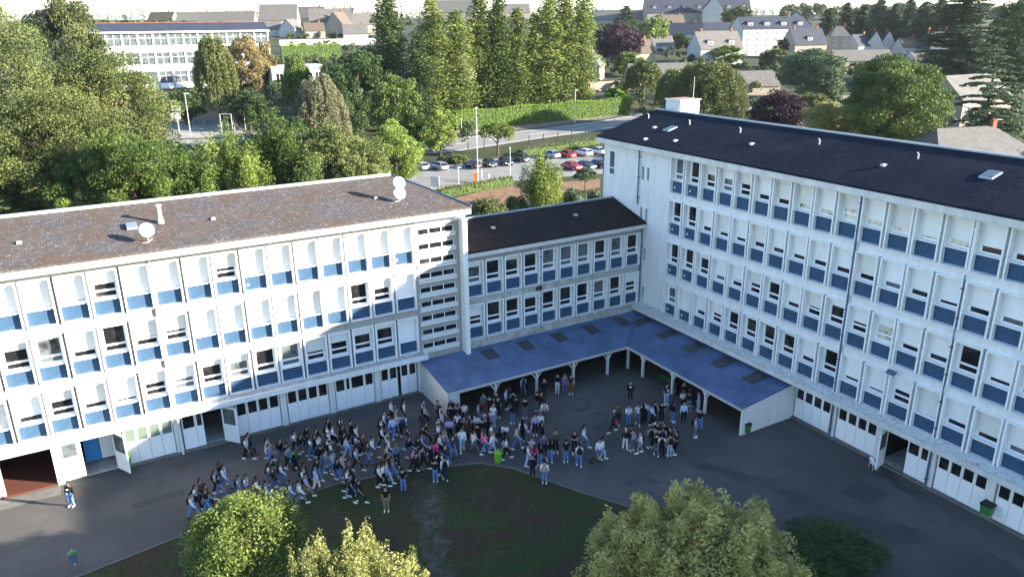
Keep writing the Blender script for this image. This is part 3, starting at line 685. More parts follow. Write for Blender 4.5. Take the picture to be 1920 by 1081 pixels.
# ================================================================ PEOPLE
SKIN = plain('skin', (0.42, 0.26, 0.19), 0.55); SKIN2 = plain('skin_dark', (0.16, 0.09, 0.06), 0.55)
CL = dict(w=('white', (0.72, 0.72, 0.73)), g=('grey', (0.25, 0.25, 0.27)), k=('black', (0.012, 0.012, 0.014)), n=('navy', (0.02, 0.03, 0.08)),
          b=('light blue', (0.42, 0.55, 0.75)), d=('denim', (0.12, 0.20, 0.36)), l=('lilac', (0.42, 0.36, 0.58)), p=('pink', (0.66, 0.26, 0.42)),
          m=('magenta', (0.62, 0.04, 0.25)), e=('beige', (0.50, 0.41, 0.33)), t=('tan', (0.36, 0.24, 0.16)), r=('dark red', (0.22, 0.02, 0.03)),
          o=('brown', (0.10, 0.06, 0.045)), u=('purple', (0.16, 0.09, 0.22)), i=('olive', (0.09, 0.09, 0.06)), a=('teal', (0.05, 0.22, 0.27)),
          x=('grey and white', (0.45, 0.46, 0.48)))
BT = dict(j=('blue jeans', (0.10, 0.20, 0.44)), k=('black trousers', (0.013, 0.013, 0.016)), g=('grey trousers', (0.13, 0.14, 0.18)), w=('white trousers', (0.68, 0.68, 0.72)),
          n=('navy trousers', (0.02, 0.03, 0.07)), e=('khaki trousers', (0.24, 0.17, 0.09)), s=('blue shorts', (0.08, 0.14, 0.38)), q=('pale jeans', (0.32, 0.44, 0.66)),
          r=('rust trousers', (0.22, 0.07, 0.03)), i=('olive trousers', (0.09, 0.09, 0.055)), h=('grey shorts', (0.24, 0.24, 0.26)), u=('purple skirt', (0.16, 0.09, 0.22)), o=('brown trousers', (0.09, 0.06, 0.045)))
HR = dict(s=('short dark hair', (0.014, 0.011, 0.010), 's'), l=('long black hair', (0.010, 0.008, 0.008), 'l'), b=('long brown hair', (0.05, 0.025, 0.015), 'l'),
          y=('long fair hair', (0.20, 0.13, 0.07), 'l'), x=('grey hair', (0.42, 0.40, 0.39), 's'), c=('a white cap', (0.7, 0.7, 0.7), 's'), a=('short auburn hair', (0.12, 0.045, 0.02), 's'))
PK = dict(k=('black backpack', (0.010, 0.010, 0.013)), n=('navy backpack', (0.02, 0.03, 0.08)), g=('grey backpack', (0.22, 0.22, 0.25)), t=('tan backpack', (0.38, 0.24, 0.15)),
          r=('red backpack', (0.28, 0.02, 0.03)), p=('pink bag', (0.75, 0.08, 0.30)), e=('cream bag', (0.52, 0.44, 0.36)), d=('green striped backpack', (0.05, 0.35, 0.10)))
cm = {}
def cmat(kind, c):
    key = (kind, c)
    if key not in cm: cm[key] = plain(kind+'_'+'cloth', c, 0.85, spec=0.15)
    return cm[key]
def skin_mesh(name, verts, edges, radii, mats, sub=1):
    me = bpy.data.meshes.new(name); me.from_pydata(verts, edges, []); ob = bpy.data.objects.new(name, me); col.objects.link(ob)
    md = ob.modifiers.new('s', 'SKIN'); md.use_smooth_shade = True
    for i, r in enumerate(radii):
        sv = me.skin_vertices[0].data[i]; sv.radius = (r, r) if not isinstance(r, tuple) else r; sv.use_root = (i == 0)
    if sub: s2 = ob.modifiers.new('d', 'SUBSURF'); s2.levels = sub; s2.render_levels = sub
    dg = bpy.context.evaluated_depsgraph_get(); dg.update()
    ev = ob.evaluated_get(dg); m2 = bpy.data.meshes.new_from_object(ev); m2.name = name
    bpy.data.objects.remove(ob); bpy.data.meshes.remove(me)
    m2.materials.clear()
    for q in mats: m2.materials.append(q)
    return m2
def joints(pose):
    # person faces -Y, z up, stands at the origin; left side is +X
    J = dict(pel=(0, 0, 0.93), wai=(0, 0.01, 1.08), che=(0, 0.0, 1.28), shc=(0, 0.01, 1.40), nek=(0, 0.0, 1.47), hd0=(0, -0.01, 1.55), hd1=(0, -0.02, 1.63), hd2=(0, -0.01, 1.69))
    st = {'walk': 0.34, 'walk2': -0.30, 'step': 0.18, 'stand': 0.0, 'cross': 0.0, 'phone': 0.02}[pose]
    for s, n in ((1, 'L'), (-1, 'R')):
        f = st*s
        J['hip'+n] = (0.095*s, 0, 0.90); bend = 0.05 if f >= 0 else 0.02
        J['kne'+n] = (0.105*s, -f*0.50-bend, 0.49 if f >= 0 else 0.48); J['ank'+n] = (0.11*s, -f+ (0.0 if f >= 0 else 0.03), 0.085 if f >= 0 else 0.13)
        J['toe'+n] = (0.125*s, -f-0.17, 0.035 if f >= 0 else 0.045); J['hee'+n] = (0.11*s, -f+0.06, 0.045 if f >= 0 else 0.10)
        J['sho'+n] = (0.185*s, 0.01, 1.37)
        g = -f*0.7
        if pose == 'cross': J['elb'+n] = (0.25*s, -0.02, 1.12); J['wri'+n] = (0.02*s-0.03*s, -0.21, 1.13+0.03*s)
        elif pose == 'phone' and s == 1: J['elb'+n] = (0.23*s, -0.03, 1.11); J['wri'+n] = (0.10*s, -0.27, 1.24)
        else: J['elb'+n] = (0.235*s, -g*0.35+0.02, 1.10); J['wri'+n] = (0.235*s, -g-0.06, 0.87)
        e = Vector(J['elb'+n]); w_ = Vector(J['wri'+n]); J['han'+n] = tuple(w_+(w_-e).normalized()*0.07)
    return J
def person_meshes(pose):
    J = joints(pose)
    names = ['pel', 'wai', 'che', 'shc', 'nek', 'hd0', 'hd1', 'hd2', 'hipL', 'kneL', 'ankL', 'toeL', 'hipR', 'kneR', 'ankR', 'toeR', 'shoL', 'elbL', 'wriL', 'shoR', 'elbR', 'wriR']
    rad = dict(pel=(.135, .105), wai=(.12, .09), che=(.14, .10), shc=(.11, .08), nek=.055, hd0=.062, hd1=(.082, .095), hd2=(.07, .08), hipL=.088, kneL=.058, ankL=.038, toeL=.032, shoL=.052, elbL=.040, wriL=.027)
    E = [('pel', 'wai'), ('wai', 'che'), ('che', 'shc'), ('shc', 'nek'), ('nek', 'hd0'), ('hd0', 'hd1'), ('hd1', 'hd2'), ('shc', 'shoL'), ('shoL', 'elbL'), ('elbL', 'wriL'), ('shc', 'shoR'), ('shoR', 'elbR'), ('elbR', 'wriR'),
         ('pel', 'hipL'), ('hipL', 'kneL'), ('kneL', 'ankL'), ('ankL', 'toeL'), ('pel', 'hipR'), ('hipR', 'kneR'), ('kneR', 'ankR'), ('ankR', 'toeR')]
    def rr(n, k=1.0, add=0.0):
        q = rad[n] if n in rad else rad[n[:-1]+'L']
        return tuple(a*k+add for a in q) if isinstance(q, tuple) else q*k+add
    ix = {n: i for i, n in enumerate(names)}
    body = skin_mesh('body', [J[n] for n in names], [(ix[a], ix[b_]) for a, b_ in E], [rr(n) for n in names], [SKIN])
    # hands with five bent fingers, nose, ears and eyes join the same mesh
    hb = MB()
    for n, s in (('L', 1), ('R', -1)):
        w_ = Vector(J['wri'+n]); d = (Vector(J['han'+n])-w_).normalized(); side = Vector((0, -1, 0)) if abs(d.y) < 0.7 else Vector((-s, 0, 0))
        side = (side-d*side.dot(d)).normalized(); inn = d.cross(side)*s
        if inn.x*s > 0: inn = -inn
        for k in range(4):
            o_ = side*(0.028-0.019*k)
            p0 = w_+o_*0.6; p1 = w_+d*0.088+o_; L_ = (0.066, 0.075, 0.070, 0.054)[k]
            hb.tube(p0, p1, 0.013, 0.0115, 6); p2 = p1+d*L_*0.55+inn*0.012; p3 = p2+d*L_*0.35+inn*0.030
            hb.path([p1, p2, p3], [0.0098, 0.009, 0.0075], 5)
        q0 = w_+side*0.02+d*0.02; q1 = q0+side*0.035+d*0.035+inn*0.01; hb.path([q0, q1, q1+d*0.035+inn*0.014], [0.012, 0.0105, 0.008], 5)
    hb.hexa([(-0.012, -0.110, 1.615), (0.012, -0.110, 1.615), (0.006, -0.10, 1.655), (-0.006, -0.10, 1.655)], [(-0.012, -0.135, 1.610), (0.012, -0.135, 1.610), (0.004, -0.112, 1.65), (-0.004, -0.112, 1.65)])
    for s in (1, -1): hb.ball((0.083*s, -0.005, 1.63), 0.012, 0.02, 0.032, 6, 5)
    hb.mi = 1
    for s in (1, -1): hb.ball((0.034*s, -0.098, 1.648), 0.012, 0.010, 0.008, 6, 4)
    hb.box(-0.022, 0.022, -0.108, -0.098, 1.585, 1.592)
    hm = hb.mesh('extras', [SKIN, M['black']], True)
    o1 = bpy.data.objects.new('a', body); 
    import bmesh
    bm = bmesh.new(); bm.from_mesh(body); bm.from_mesh(hm); bm.to_mesh(body); bm.free(); bpy.data.objects.remove(o1); bpy.data.meshes.remove(hm)
    body.materials.append(M['black']) if len(body.materials) < 2 else None
    out = {'body': body}
    def part(nm, ns, es, k, add, over={}):
        i2 = {n: i for i, n in enumerate(ns)}
        return skin_mesh(nm, [J[n] for n in ns], [(i2[a], i2[b_]) for a, b_ in es], [over[n] if n in over else rr(n, k, add) for n in ns], [M['black']])
    J['hem'] = (0, 0.0, 0.86); J['slvL'] = tuple((Vector(J['shoL'])*0.35+Vector(J['elbL'])*0.65)); J['slvR'] = tuple((Vector(J['shoR'])*0.35+Vector(J['elbR'])*0.65))
    tb = [('hem', 'pel'), ('pel', 'wai'), ('wai', 'che'), ('che', 'shc'), ('shc', 'shoL'), ('shc', 'shoR')]
    out['top'] = part('top', ['che', 'shc', 'wai', 'pel', 'hem', 'shoL', 'elbL', 'wriL', 'shoR', 'elbR', 'wriR'], tb+[('shoL', 'elbL'), ('elbL', 'wriL'), ('shoR', 'elbR'), ('elbR', 'wriR')], 1.12, 0.018, {'hem': (.165, .13), 'pel': (.165, .13), 'wai': (.155, .12)})
    out['tee'] = part('top', ['che', 'shc', 'wai', 'pel', 'hem', 'shoL', 'slvL', 'shoR', 'slvR'], tb+[('shoL', 'slvL'), ('shoR', 'slvR')], 1.06, 0.012, {'slvL': .062, 'slvR': .062, 'hem': (.155, .12), 'pel': (.152, .12)})
    J['hipc'] = (0, 0, 0.93)
    for n in 'LR': J['thi'+n] = tuple((Vector(J['hip'+n])*0.2+Vector(J['kne'+n])*0.8)); J['cuf'+n] = tuple(Vector(J['ank'+n])*0.93+Vector(J['kne'+n])*0.07)
    lb = [('hipc', 'hipL'), ('hipc', 'hipR')]
    out['trousers'] = part('trousers', ['hipc', 'hipL', 'kneL', 'cufL', 'hipR', 'kneR', 'cufR'], lb+[('hipL', 'kneL'), ('kneL', 'cufL'), ('hipR', 'kneR'), ('kneR', 'cufR')], 1.0, 0.014, {'hipc': (.14, .115), 'cufL': .068, 'cufR': .068, 'kneL': .08, 'kneR': .08, 'hipL': .105, 'hipR': .105})
    out['shorts'] = part('shorts', ['hipc', 'hipL', 'thiL', 'hipR', 'thiR'], lb+[('hipL', 'thiL'), ('hipR', 'thiR')], 1.0, 0.014, {'hipc': (.14, .115), 'thiL': .095, 'thiR': .095, 'hipL': .11, 'hipR': .11})
    for n in 'LR':
        sh = MB()
        hh = Vector(J['hee'+n]); tt = Vector(J['toe'+n]); sx = 0.045
        z0 = 0.0 if hh.z < 0.08 else 0.0
        a = [(hh.x-sx*.8, hh.y, hh.z-0.045), (hh.x+sx*.8, hh.y, hh.z-0.045), (hh.x+sx*.75, hh.y+0.01, hh.z+0.065), (hh.x-sx*.75, hh.y+0.01, hh.z+0.065)]
        mid = (hh+tt)/2; c_ = [(mid.x-sx, mid.y, mid.z-0.042), (mid.x+sx, mid.y, mid.z-0.042), (mid.x+sx*.8, mid.y, mid.z+0.055), (mid.x-sx*.8, mid.y, mid.z+0.055)]
        e_ = [(tt.x-sx*.7, tt.y-0.05, tt.z-0.035), (tt.x+sx*.7, tt.y-0.05, tt.z-0.035), (tt.x+sx*.6, tt.y-0.03, tt.z+0.03), (tt.x-sx*.6, tt.y-0.03, tt.z+0.03)]
        vs = a+c_+e_; sh.add(vs, [(0, 1, 2, 3), (11, 10, 9, 8)]+[(q+i, q+4+i, q+4+(i+1) % 4, q+(i+1) % 4) for q in (0, 4) for i in range(4)])
        out['shoe'+n] = sh.mesh('shoe', M['pvc'])
    return out
def hair_mesh(long):
    b = MB(); nu, nv = 14, 8; vs = []; fs = []
    for j in range(nv+1):
        t = (math.pi*0.62 if not long else math.pi*0.60)*j/nv
        for i in range(nu):
            a = 2*math.pi*i/nu; back = 0.5+0.5*math.sin(a)     # +Y is the back of the head
            tt = t*(0.55+0.45*back) if True else t
            vs.append((0.100*math.sin(tt)*math.cos(a)*(1.06 if long else 1), 0.012+0.118*math.sin(tt)*math.sin(a), 1.635+0.112*math.cos(tt)))
    for j in range(nv):
        for i in range(nu): fs.append((j*nu+i, (j+1)*nu+i, (j+1)*nu+(i+1) % nu, j*nu+(i+1) % nu))
    b.add(vs, fs)
    if long:
        rings = [(1.66, .095, .035, .07), (1.55, .098, .05, .085), (1.44, .105, .04, .105), (1.32, .10, .032, .125), (1.20, .065, .018, .13)]
        vs = []; fs = []; n = 10
        for z, rx, ry, yc in rings:
            for i in range(n): a = 2*math.pi*i/n; vs.append((rx*math.cos(a), yc+ry*math.sin(a), z))
        for j in range(len(rings)-1):
            for i in range(n): fs.append((j*n+i, (j+1)*n+i, (j+1)*n+(i+1) % n, j*n+(i+1) % n))
        fs += [tuple(range(n)), tuple(range((len(rings)-1)*n, len(rings)*n))[::-1]]; b.add(vs, fs)
    return b.mesh('hair', M['black'], True)
def pack_mesh():
    b = MB()
    prof = [(0.98, 0.09, 0.05), (1.02, 0.14, 0.10), (1.18, 0.15, 0.12), (1.34, 0.135, 0.10), (1.43, 0.09, 0.05)]
    loops = [[(-w_, 0.115, z), (w_, 0.115, z), (w_*0.92, 0.115+d*1.15, z), (-w_*0.92, 0.115+d*1.15, z)] for z, w_, d in prof]
    for a, c in zip(loops, loops[1:]): b.hexa(a, c)
    for s in (1, -1): b.path([(0.10*s, 0.12, 1.42), (0.10*s, 0.0, 1.475), (0.105*s, -0.135, 1.36), (0.12*s, -0.135, 1.18), (0.13*s, 0.10, 1.04)], 0.017, 5)
    b.hexa([(-.09, .23, 1.03), (.09, .23, 1.03), (.09, .265, 1.03), (-.09, .265, 1.03)], [(-.09, .23, 1.20), (.09, .23, 1.20), (.08, .255, 1.20), (-.08, .255, 1.20)])
    return b.mesh('backpack', M['black'], False)
PM = {q: person_meshes(q) for q in ('walk', 'walk2', 'step', 'stand', 'cross', 'phone')}
HM = dict(s=hair_mesh(False), l=hair_mesh(True)); PKM = pack_mesh()
def omat(o, mt):
    o.material_slots[0].link = 'OBJECT'; o.material_slots[0].material = mt
CAMR = math.atan2(AX[0][1], AX[0][0])
DIR = dict(R=CAMR, L=CAMR+math.pi, A=CAMR+math.pi/2, T=CAMR-math.pi/2)     # heading angles on the ground
def headpos(u, v, hgt):
    d = ray(u, v); t = (hgt-0.10-CAM[2])/d[2]; P = CAM+d*t; return P[0], P[1]
prs = random.Random(11)
people = []
def person(u, v, code, scale=None):
    top, bot, hr, pk, dr, ps = code[:6]
    hgt = scale or prs.uniform(0.965, 1.04)
    x, y = headpos(u, v, 1.72*hgt)
    head = DIR[dr]+prs.uniform(-0.35, 0.35)
    pose = {'w': prs.choice(['walk', 'walk2', 'walk', 'step']), 's': prs.choice(['stand', 'stand', 'cross', 'phone', 'step']), 'p': 'phone', 'f': 'stand', 'W': 'walk'}[ps]
    z = 0.035 if on_lawn(x, y) else 0.004
    e = empty('person', (x, y, z), head+math.pi/2); e.scale = (hgt, hgt, hgt)
    pm = PM[pose]; bd = link('body', pm['body'], e)
    if prs.random() < 0.12: omat(bd, SKIN2)
    tee = prs.random() < 0.3
    t = link('top', pm['tee' if tee else 'top'], e); omat(t, cmat('top', CL[top][1]))
    short = bot in 'sh'
    tr = link('shorts' if short else 'trousers', pm['shorts' if short else 'trousers'], e); omat(tr, cmat('trousers', BT[bot][1]))
    dark = prs.random() < 0.25
    for q in 'LR': omat(link('shoe', pm['shoe'+q], e), cmat('shoe', (0.03, 0.03, 0.03) if dark else (0.75, 0.75, 0.76)))
    hh = link('hair', HM[HR[hr][2]], e); omat(hh, cmat('hair', HR[hr][1]))
    if pk != '-':
        q = link('backpack', PKM, e); omat(q, cmat('pack', PK[pk][1]))
    people.append(dict(o=e, x=x, y=y, u=u, v=v, top=CL[top][0], bot=BT[bot][0], hair=HR[hr][0], pk=PK[pk][0] if pk != '-' else None, act='walking' if ps in 'wW' else 'standing', dr=dr))
    return e
def on_lawn(x, y):
    c = False; n = len(lawn)
    for i in range(n):
        x0, y0 = lawn[i]; x1, y1 = lawn[(i+1) % n]
        if (y0 > y) != (y1 > y) and x < (x1-x0)*(y-y0)/(y1-y0)+x0: c = not c
    return c
CROWD = {
 (340, 760, 4.914): """82,820,wjskRW;120,740,wkbkRw;170,680,okb-Rw;218,730,kkl-Rw;215,775,kjb-Rw;300,605,xkbkRw;345,525,kjb-Rw;378,560,wjlnRw;335,650,kjl-RW;520,655,xsskRw;590,650,wgsnRw;685,665,wkskRW;772,705,xjsnRw;
590,295,wkskRW;612,262,kkl-Rw;785,305,ekl-Rw;800,365,djleRw;905,315,kgbkRw;965,350,kkskAw;985,385,dksgRw;1040,410,kksdRw;825,500,kkb-Rw;800,540,wjlkRw;835,575,kgb-Rw;905,530,wjbkRw;995,705,bjskRw;1080,705,wgs-Rw;1140,640,lesnRw;
1115,575,wgbkRw;1125,535,kkl-Rw;1225,565,bwlnRw;1035,245,wklgRw;1095,270,kglkRw;1150,205,kkbkRw;1240,215,kkl-Rw;1180,295,wjsnRw;1225,270,kkb-Rw;1258,285,wks-Rw;1270,370,kkskRw;1245,500,kjlkRw;1350,120,kkl-Rw;1335,175,eklkRw;1350,240,wgc-Rw;1345,300,wjskRw""",
 (600, 720, 6.004): """130,470,wkl-Rw;225,370,wkbkRw;245,395,okb-Rw;250,470,kkskRw;270,550,kjskRw;340,415,kks-Rw;400,460,wkbkRw;395,575,bnskRw;290,600,bqs-RW;110,650,wjskRw;400,720,bkskRw;140,770,xjsgRw;240,800,ejs-Rw;190,850,kjlkRw;320,870,okb-Rw;10,700,kjskRw;60,750,gjs-Rw;
335,1035,okskRw;300,960,wkl-Rw;530,670,ojskRw;580,600,wss-Rw;720,315,wkskRw;770,345,njsnAw;795,190,wka-Rs;845,230,gks-Rs;855,275,ekskRs;940,190,wklkRs;1160,185,wkl-Rw;1170,240,xnskRw;685,400,wkskRw;690,480,wklkRW;815,375,bjs-Aw;875,345,xkl-Ts;940,350,bnanAw;
750,545,xkb-Rw;765,610,wks-Rw;745,680,ekl-Rw;980,500,kjs-Rw;855,680,dky-Aw;770,800,kkb-Tw;815,860,djy-Rw;655,910,wklkRw;700,890,wkl-Rw;742,880,lqb-Rw;735,850,okb-Rw;925,960,kjs-As;1045,740,pkb-Rw;1080,790,kkskRW;1105,610,kkskRw;1140,570,xkskRw;1190,440,kkl-Rw;1155,485,kjskRw;1150,720,kksgRw;
1325,195,oksgRs;1360,260,wks-Rs;1370,315,xgs-Rs;1325,385,wkl-Rs;1330,455,wks-Rw;1465,245,kks-Ts;1475,180,kkx-Ts;1455,390,lkl-Ts;1410,540,gjyeRw;1310,650,mklpRw;1340,560,wkl-Rw;1410,690,njs-Rw;1290,860,kjs-As;1345,780,wkbkAs;1400,830,wnskAs;1550,235,kkl-Ts;1550,345,wks-Rs;1240,680,kks-Rw;1000,600,kjskRw;480,560,okb-Rw""",
 (820, 680, 4.503): """160,365,kkl-Ts;225,345,wns-As;170,430,wkb-Ts;245,440,eob-As;290,430,bjl-As;335,445,wns-As;345,355,gks-Rs;385,310,rkb-Rs;390,265,ajs-Ts;440,285,kks-As;470,360,wqy-Ts;500,255,kks-Ts;510,300,kks-Ts;580,225,bksnRs;605,205,kkl-As;640,245,gkskAs;635,350,kjlkAs;665,290,kkskAs;740,300,kgs-As;
725,120,bgsnAs;845,250,kgskAs;880,250,kks-Rs;905,140,kks-Tf;905,330,wistAs;1015,100,kws-Tf;1077,100,uub-Tf;1130,105,krl-Tf;395,400,djb-As;420,405,wwbrAs;375,475,kks-As;300,515,kkl-As;332,520,kks-As;455,520,wgl-Rs;205,560,wqs-Tw;310,580,wgbeRw;380,565,pkb-Rs;400,595,pjbpRw;465,590,wqy-Rw;525,560,kgl-As;
570,520,wkb-Ts;570,590,kgl-As;578,635,wklgRw;670,545,ejs-RW;720,490,wklkAs;770,510,lgb-As;825,440,lks-Ts;870,430,wnb-Ts;885,500,kkl-Rs;900,610,ukl-Ts;1000,570,iks-Ts;950,655,kjl-As;1088,655,kjskAs;1160,580,kkl-Ts;1240,540,wjl-Rw;1200,690,wjskAs;795,640,xkb-Ts;765,690,wqskRs;820,700,mkb-As;860,690,kjl-As;
805,790,kks-Ts;905,835,wjstAs;100,470,lkl-Ts;270,480,okb-As;430,470,kkl-As;130,620,njs-Rw;190,480,kkl-As""",
 (1080, 680, 4.913): """220,710,wss-Ts;250,690,wqskRs;350,450,nkx-LW;388,385,oks-Ts;487,395,wjskTs;505,175,kks-Tf;575,385,wglkTs;640,365,wkl-Ts;622,390,kkl-As;705,385,bks-Rs;730,360,gkskAs;795,365,kks-As;838,205,kqs-Tf;900,365,kjlkRs;1000,185,kkl-Ts;990,260,xkb-Ts;1050,270,kgs-As;1070,225,kkl-As;
1130,270,lqskRs;1000,370,bkl-Ts;1150,435,kjs-Ts;1105,500,lglkRs;460,610,kwxkAs;520,580,rkskAs;525,615,kgsgAs;597,640,whskLs;690,590,ggskAs;720,595,wks-As;755,560,kks-Ts;765,615,kks-As;815,560,kks-Ts;805,600,lksuAs;870,600,kks-Ls;915,600,oksnLs;795,670,wkskAs;870,665,tqskAs;750,655,kgs-As;930,640,kks-Ls""",
 (0, 0, 1.0): """722,915,kes-Tf;656,891,ejskLW;672,902,kksnRW;126,905,kjs-Tf;1301,925,wgskTs"""}
for (ox, oy, sc_), txt in CROWD.items():
    for it in txt.replace('\n', '').split(';'):
        a, b_, code = it.split(',')
        if code[3] not in PK and code[3] != '-': code = code[:3]+'-'+code[-2:] if code[3] not in 'u' else code[:3]+'n'+code[-2:]
        person(ox+float(a)/sc_, oy+float(b_)/sc_, code)
print('people', len(people))
# labels: clothing first, then the place among named landmarks, then the neighbour
LMK = [('in front of the white end wall of the walkway', 822, 765), ('by the lime bin at the lawn corner', 935, 850), ('by the leftmost tail of the crowd', 375, 930), ('at the open black doorway', 470, 835),
       ('in the ring of friends in the right of the yard', 1240, 815), ('by the rightmost walkway posts', 1310, 745), ('in the middle of the empty yard', 1150, 740), ('on the lawn', 690, 925), ('under the left walkway eave', 930, 745),
       ('in the thick of the crowd', 880, 800), ('in the walking column', 560, 830), ('in the walking column near folding doors', 640, 800), ('by the lawn edge', 740, 870), ('near the walkway wall corner', 760, 790), ('on the left asphalt in sunlight', 126, 920), ('at the lone walkers by the inner corner', 1060, 720), ('beside the lawn edge at right', 1010, 900), ('right of the lawn', 1110, 850)]
def place(p):
    if p['u'] > 1290 and p['v'] > 880: return 'half hidden behind the yellowish tree'
    return min(LMK, key=lambda q: (q[1]-p['u'])**2+((q[2]-p['v'])*1.6)**2)[0]
seen = {}
def short(p): return p['top']+' top'
def words(s): return len(s.split())
def cand(p):
    pk = (' with '+p['pk']) if p['pk'] else ''
    hs = p['hair'] if not p['hair'].startswith('a ') else p['hair']
    c = [f"person in {p['top']} top, {p['bot']}{pk}, {p['hair']}", f"person in {p['top']} top, {p['bot']}, {p['act']} {place(p)}"]
    others = sorted([q for q in people if q is not p], key=lambda q: (q['u']-p['u'])**2+(q['v']-p['v'])**2)[:5]
    for q in others:
        rel = 'just right of' if p['u'] > q['u']+3 else ('just left of' if p['u'] < q['u']-3 else ('in front of' if p['v'] > q['v'] else 'behind'))
        c.append(f"person in {p['top']} top, {p['bot']}, {rel} one in {q['top']} and {q['bot']}")
        c.append(f"{p['hair']} person, {p['top']} top, {p['bot']}, {rel} {q['hair']} one in {q['top']}")
    return [k for k in c if words(k) <= 16]
cs = [cand(p) for p in people]
from collections import Counter
cnt = Counter(k for c in cs for k in set(c))
used = set()
for i_, (p, c) in enumerate(zip(people, cs)):
    lab = next((k for k in c if cnt[k] == 1), None)
    if lab is None:
        lab = next((k for k in c if k not in used), c[0])
    used.add(lab); tag(p['o'], lab, 'person', 'students in the schoolyard')

def nearest(u, v): return min(people, key=lambda q: (q['u']-u)**2+(q['v']-v)**2)['o']
def relabel(u, v, lab): tag(nearest(u, v), lab)
pb = MB(); pb.hexa([(-.075, -.150, 1.20), (.075, -.150, 1.20), (.075, -.150, 1.30), (-.075, -.150, 1.30)], [(-.075, -.166, 1.20), (.075, -.166, 1.20), (.075, -.158, 1.30), (-.075, -.158, 1.30)]); PRM = pb.mesh('print', M['sign'])
for (u, v) in ((126, 905), (1182.8, 715.6), (1250.6, 721.7)): link('print', PRM, nearest(u, v))
relabel(126, 905, 'person in black hoodie with white print, alone in sunlight on left asphalt')
relabel(1182.8, 715.6, 'person in black with white round shirt print, alone in the empty yard')
relabel(1250.6, 721.7, 'person in black sweater with white print and pale jeans beside walkway post')
relabel(1151.2, 771.6, 'grey haired person in dark navy suit striding left across the empty yard')
relabel(1059.2, 702.2, 'person in a long purple outfit, middle of the trio under the walkway')
relabel(1045.4, 702.2, 'person in white trousers, left of the trio at the walkway edge')
relabel(1071, 703.3, 'person in rust trousers, right of the trio at the walkway edge')
relabel(722, 915, 'person in black top and khaki trousers standing alone on the lawn')
relabel(1021, 865.4, 'person in white hoodie with tan backpack at the lawn edge, seen from behind')
sp_ = nearest(1151.2, 771.6).location; b = MB(); b.hexa([(-.16, -.012, 0), (.16, -.012, 0), (.16, .012, 0), (-.16, .012, 0)], [(-.16, -.012, .23), (.16, -.012, .23), (.16, .012, .23), (-.16, .012, .23)])
tag(b.build('folder', plain('red_folder', (.45, .03, .04), .6), None, (sp_.x+.10, sp_.y-.28, .78), CAMR), 'red folder carried at the hip of the grey haired walker', 'folder')

# ================================================================ VEGETATION
def leafmat(name, c1, c2, c3=None, tr=0.30):
    mt = bpy.data.materials.new(name); mt.use_nodes = True; n = mt.node_tree; N = n.nodes; L = n.links; b = N['Principled BSDF']
    at_ = N.new('ShaderNodeAttribute'); at_.attribute_name = 'var'; oi = N.new('ShaderNodeObjectInfo')
    mx = N.new('ShaderNodeMix'); mx.data_type = 'RGBA'; mx.inputs[6].default_value = (*c1, 1); mx.inputs[7].default_value = (*c2, 1); L.new(at_.outputs['Fac'], mx.inputs[0])
    hs = N.new('ShaderNodeHueSaturation'); L.new(mx.outputs[2], hs.inputs['Color'])
    r = N.new('ShaderNodeMapRange'); r.inputs['To Min'].default_value = 0.8; r.inputs['To Max'].default_value = 1.2; L.new(oi.outputs['Random'], r.inputs['Value']); L.new(r.outputs[0], hs.inputs['Value'])
    L.new(hs.outputs[0], b.inputs['Base Color']); b.inputs['Roughness'].default_value = 0.6; b.inputs['Specular IOR Level'].default_value = 0.25
    t = N.new('ShaderNodeBsdfTranslucent'); L.new(hs.outputs[0], t.inputs['Color']); ms = N.new('ShaderNodeMixShader'); ms.inputs[0].default_value = tr
    L.new(b.outputs[0], ms.inputs[1]); L.new(t.outputs[0], ms.inputs[2]); L.new(ms.outputs[0], N['Material Output'].inputs['Surface'])
    return mt
F = dict(gold=leafmat('golden_leaves', (0.17, 0.17, 0.045), (0.46, 0.44, 0.16), tr=0.4), tips=leafmat('tip_leaves', (0.13, 0.14, 0.04), (0.33, 0.34, 0.12), tr=0.3), olive=leafmat('olive_leaves', (0.038, 0.060, 0.016), (0.19, 0.21, 0.065), tr=0.22), green=leafmat('green_leaves', (0.028, 0.056, 0.013), (0.145, 0.205, 0.04), tr=0.22),
         bright=leafmat('bright_leaves', (0.075, 0.115, 0.022), (0.25, 0.31, 0.07)), laurel=leafmat('laurel_leaves', (0.06, 0.095, 0.02), (0.25, 0.31, 0.075)), dark=leafmat('dark_leaves', (0.025, 0.05, 0.016), (0.07, 0.115, 0.035), tr=0.2),
         purple=leafmat('purple_leaves', (0.022, 0.010, 0.018), (0.065, 0.03, 0.05), tr=0.2), cedar=leafmat('cedar_needles', (0.045, 0.075, 0.035), (0.12, 0.165, 0.08), tr=0.15),
         pine=leafmat('pine_needles', (0.025, 0.045, 0.014), (0.145, 0.165, 0.055), tr=0.15), yellow=leafmat('yellow_leaves', (0.25, 0.225, 0.06), (0.60, 0.53, 0.20), tr=0.45),
         poplar=leafmat('poplar_leaves', (0.055, 0.090, 0.02), (0.23, 0.27, 0.065), tr=0.25), grey=leafmat('grey_leaves', (0.14, 0.145, 0.08), (0.27, 0.26, 0.15)),
         spruce=leafmat('spruce_needles', (0.022, 0.04, 0.018), (0.07, 0.10, 0.045), tr=0.12), hedge=leafmat('hedge_leaves', (0.11, 0.20, 0.02), (0.26, 0.38, 0.045)),
         rusty=leafmat('rusty_leaves', (0.13, 0.105, 0.045), (0.24, 0.19, 0.085)), far=leafmat('far_leaves', (0.06, 0.085, 0.035), (0.13, 0.16, 0.065)))
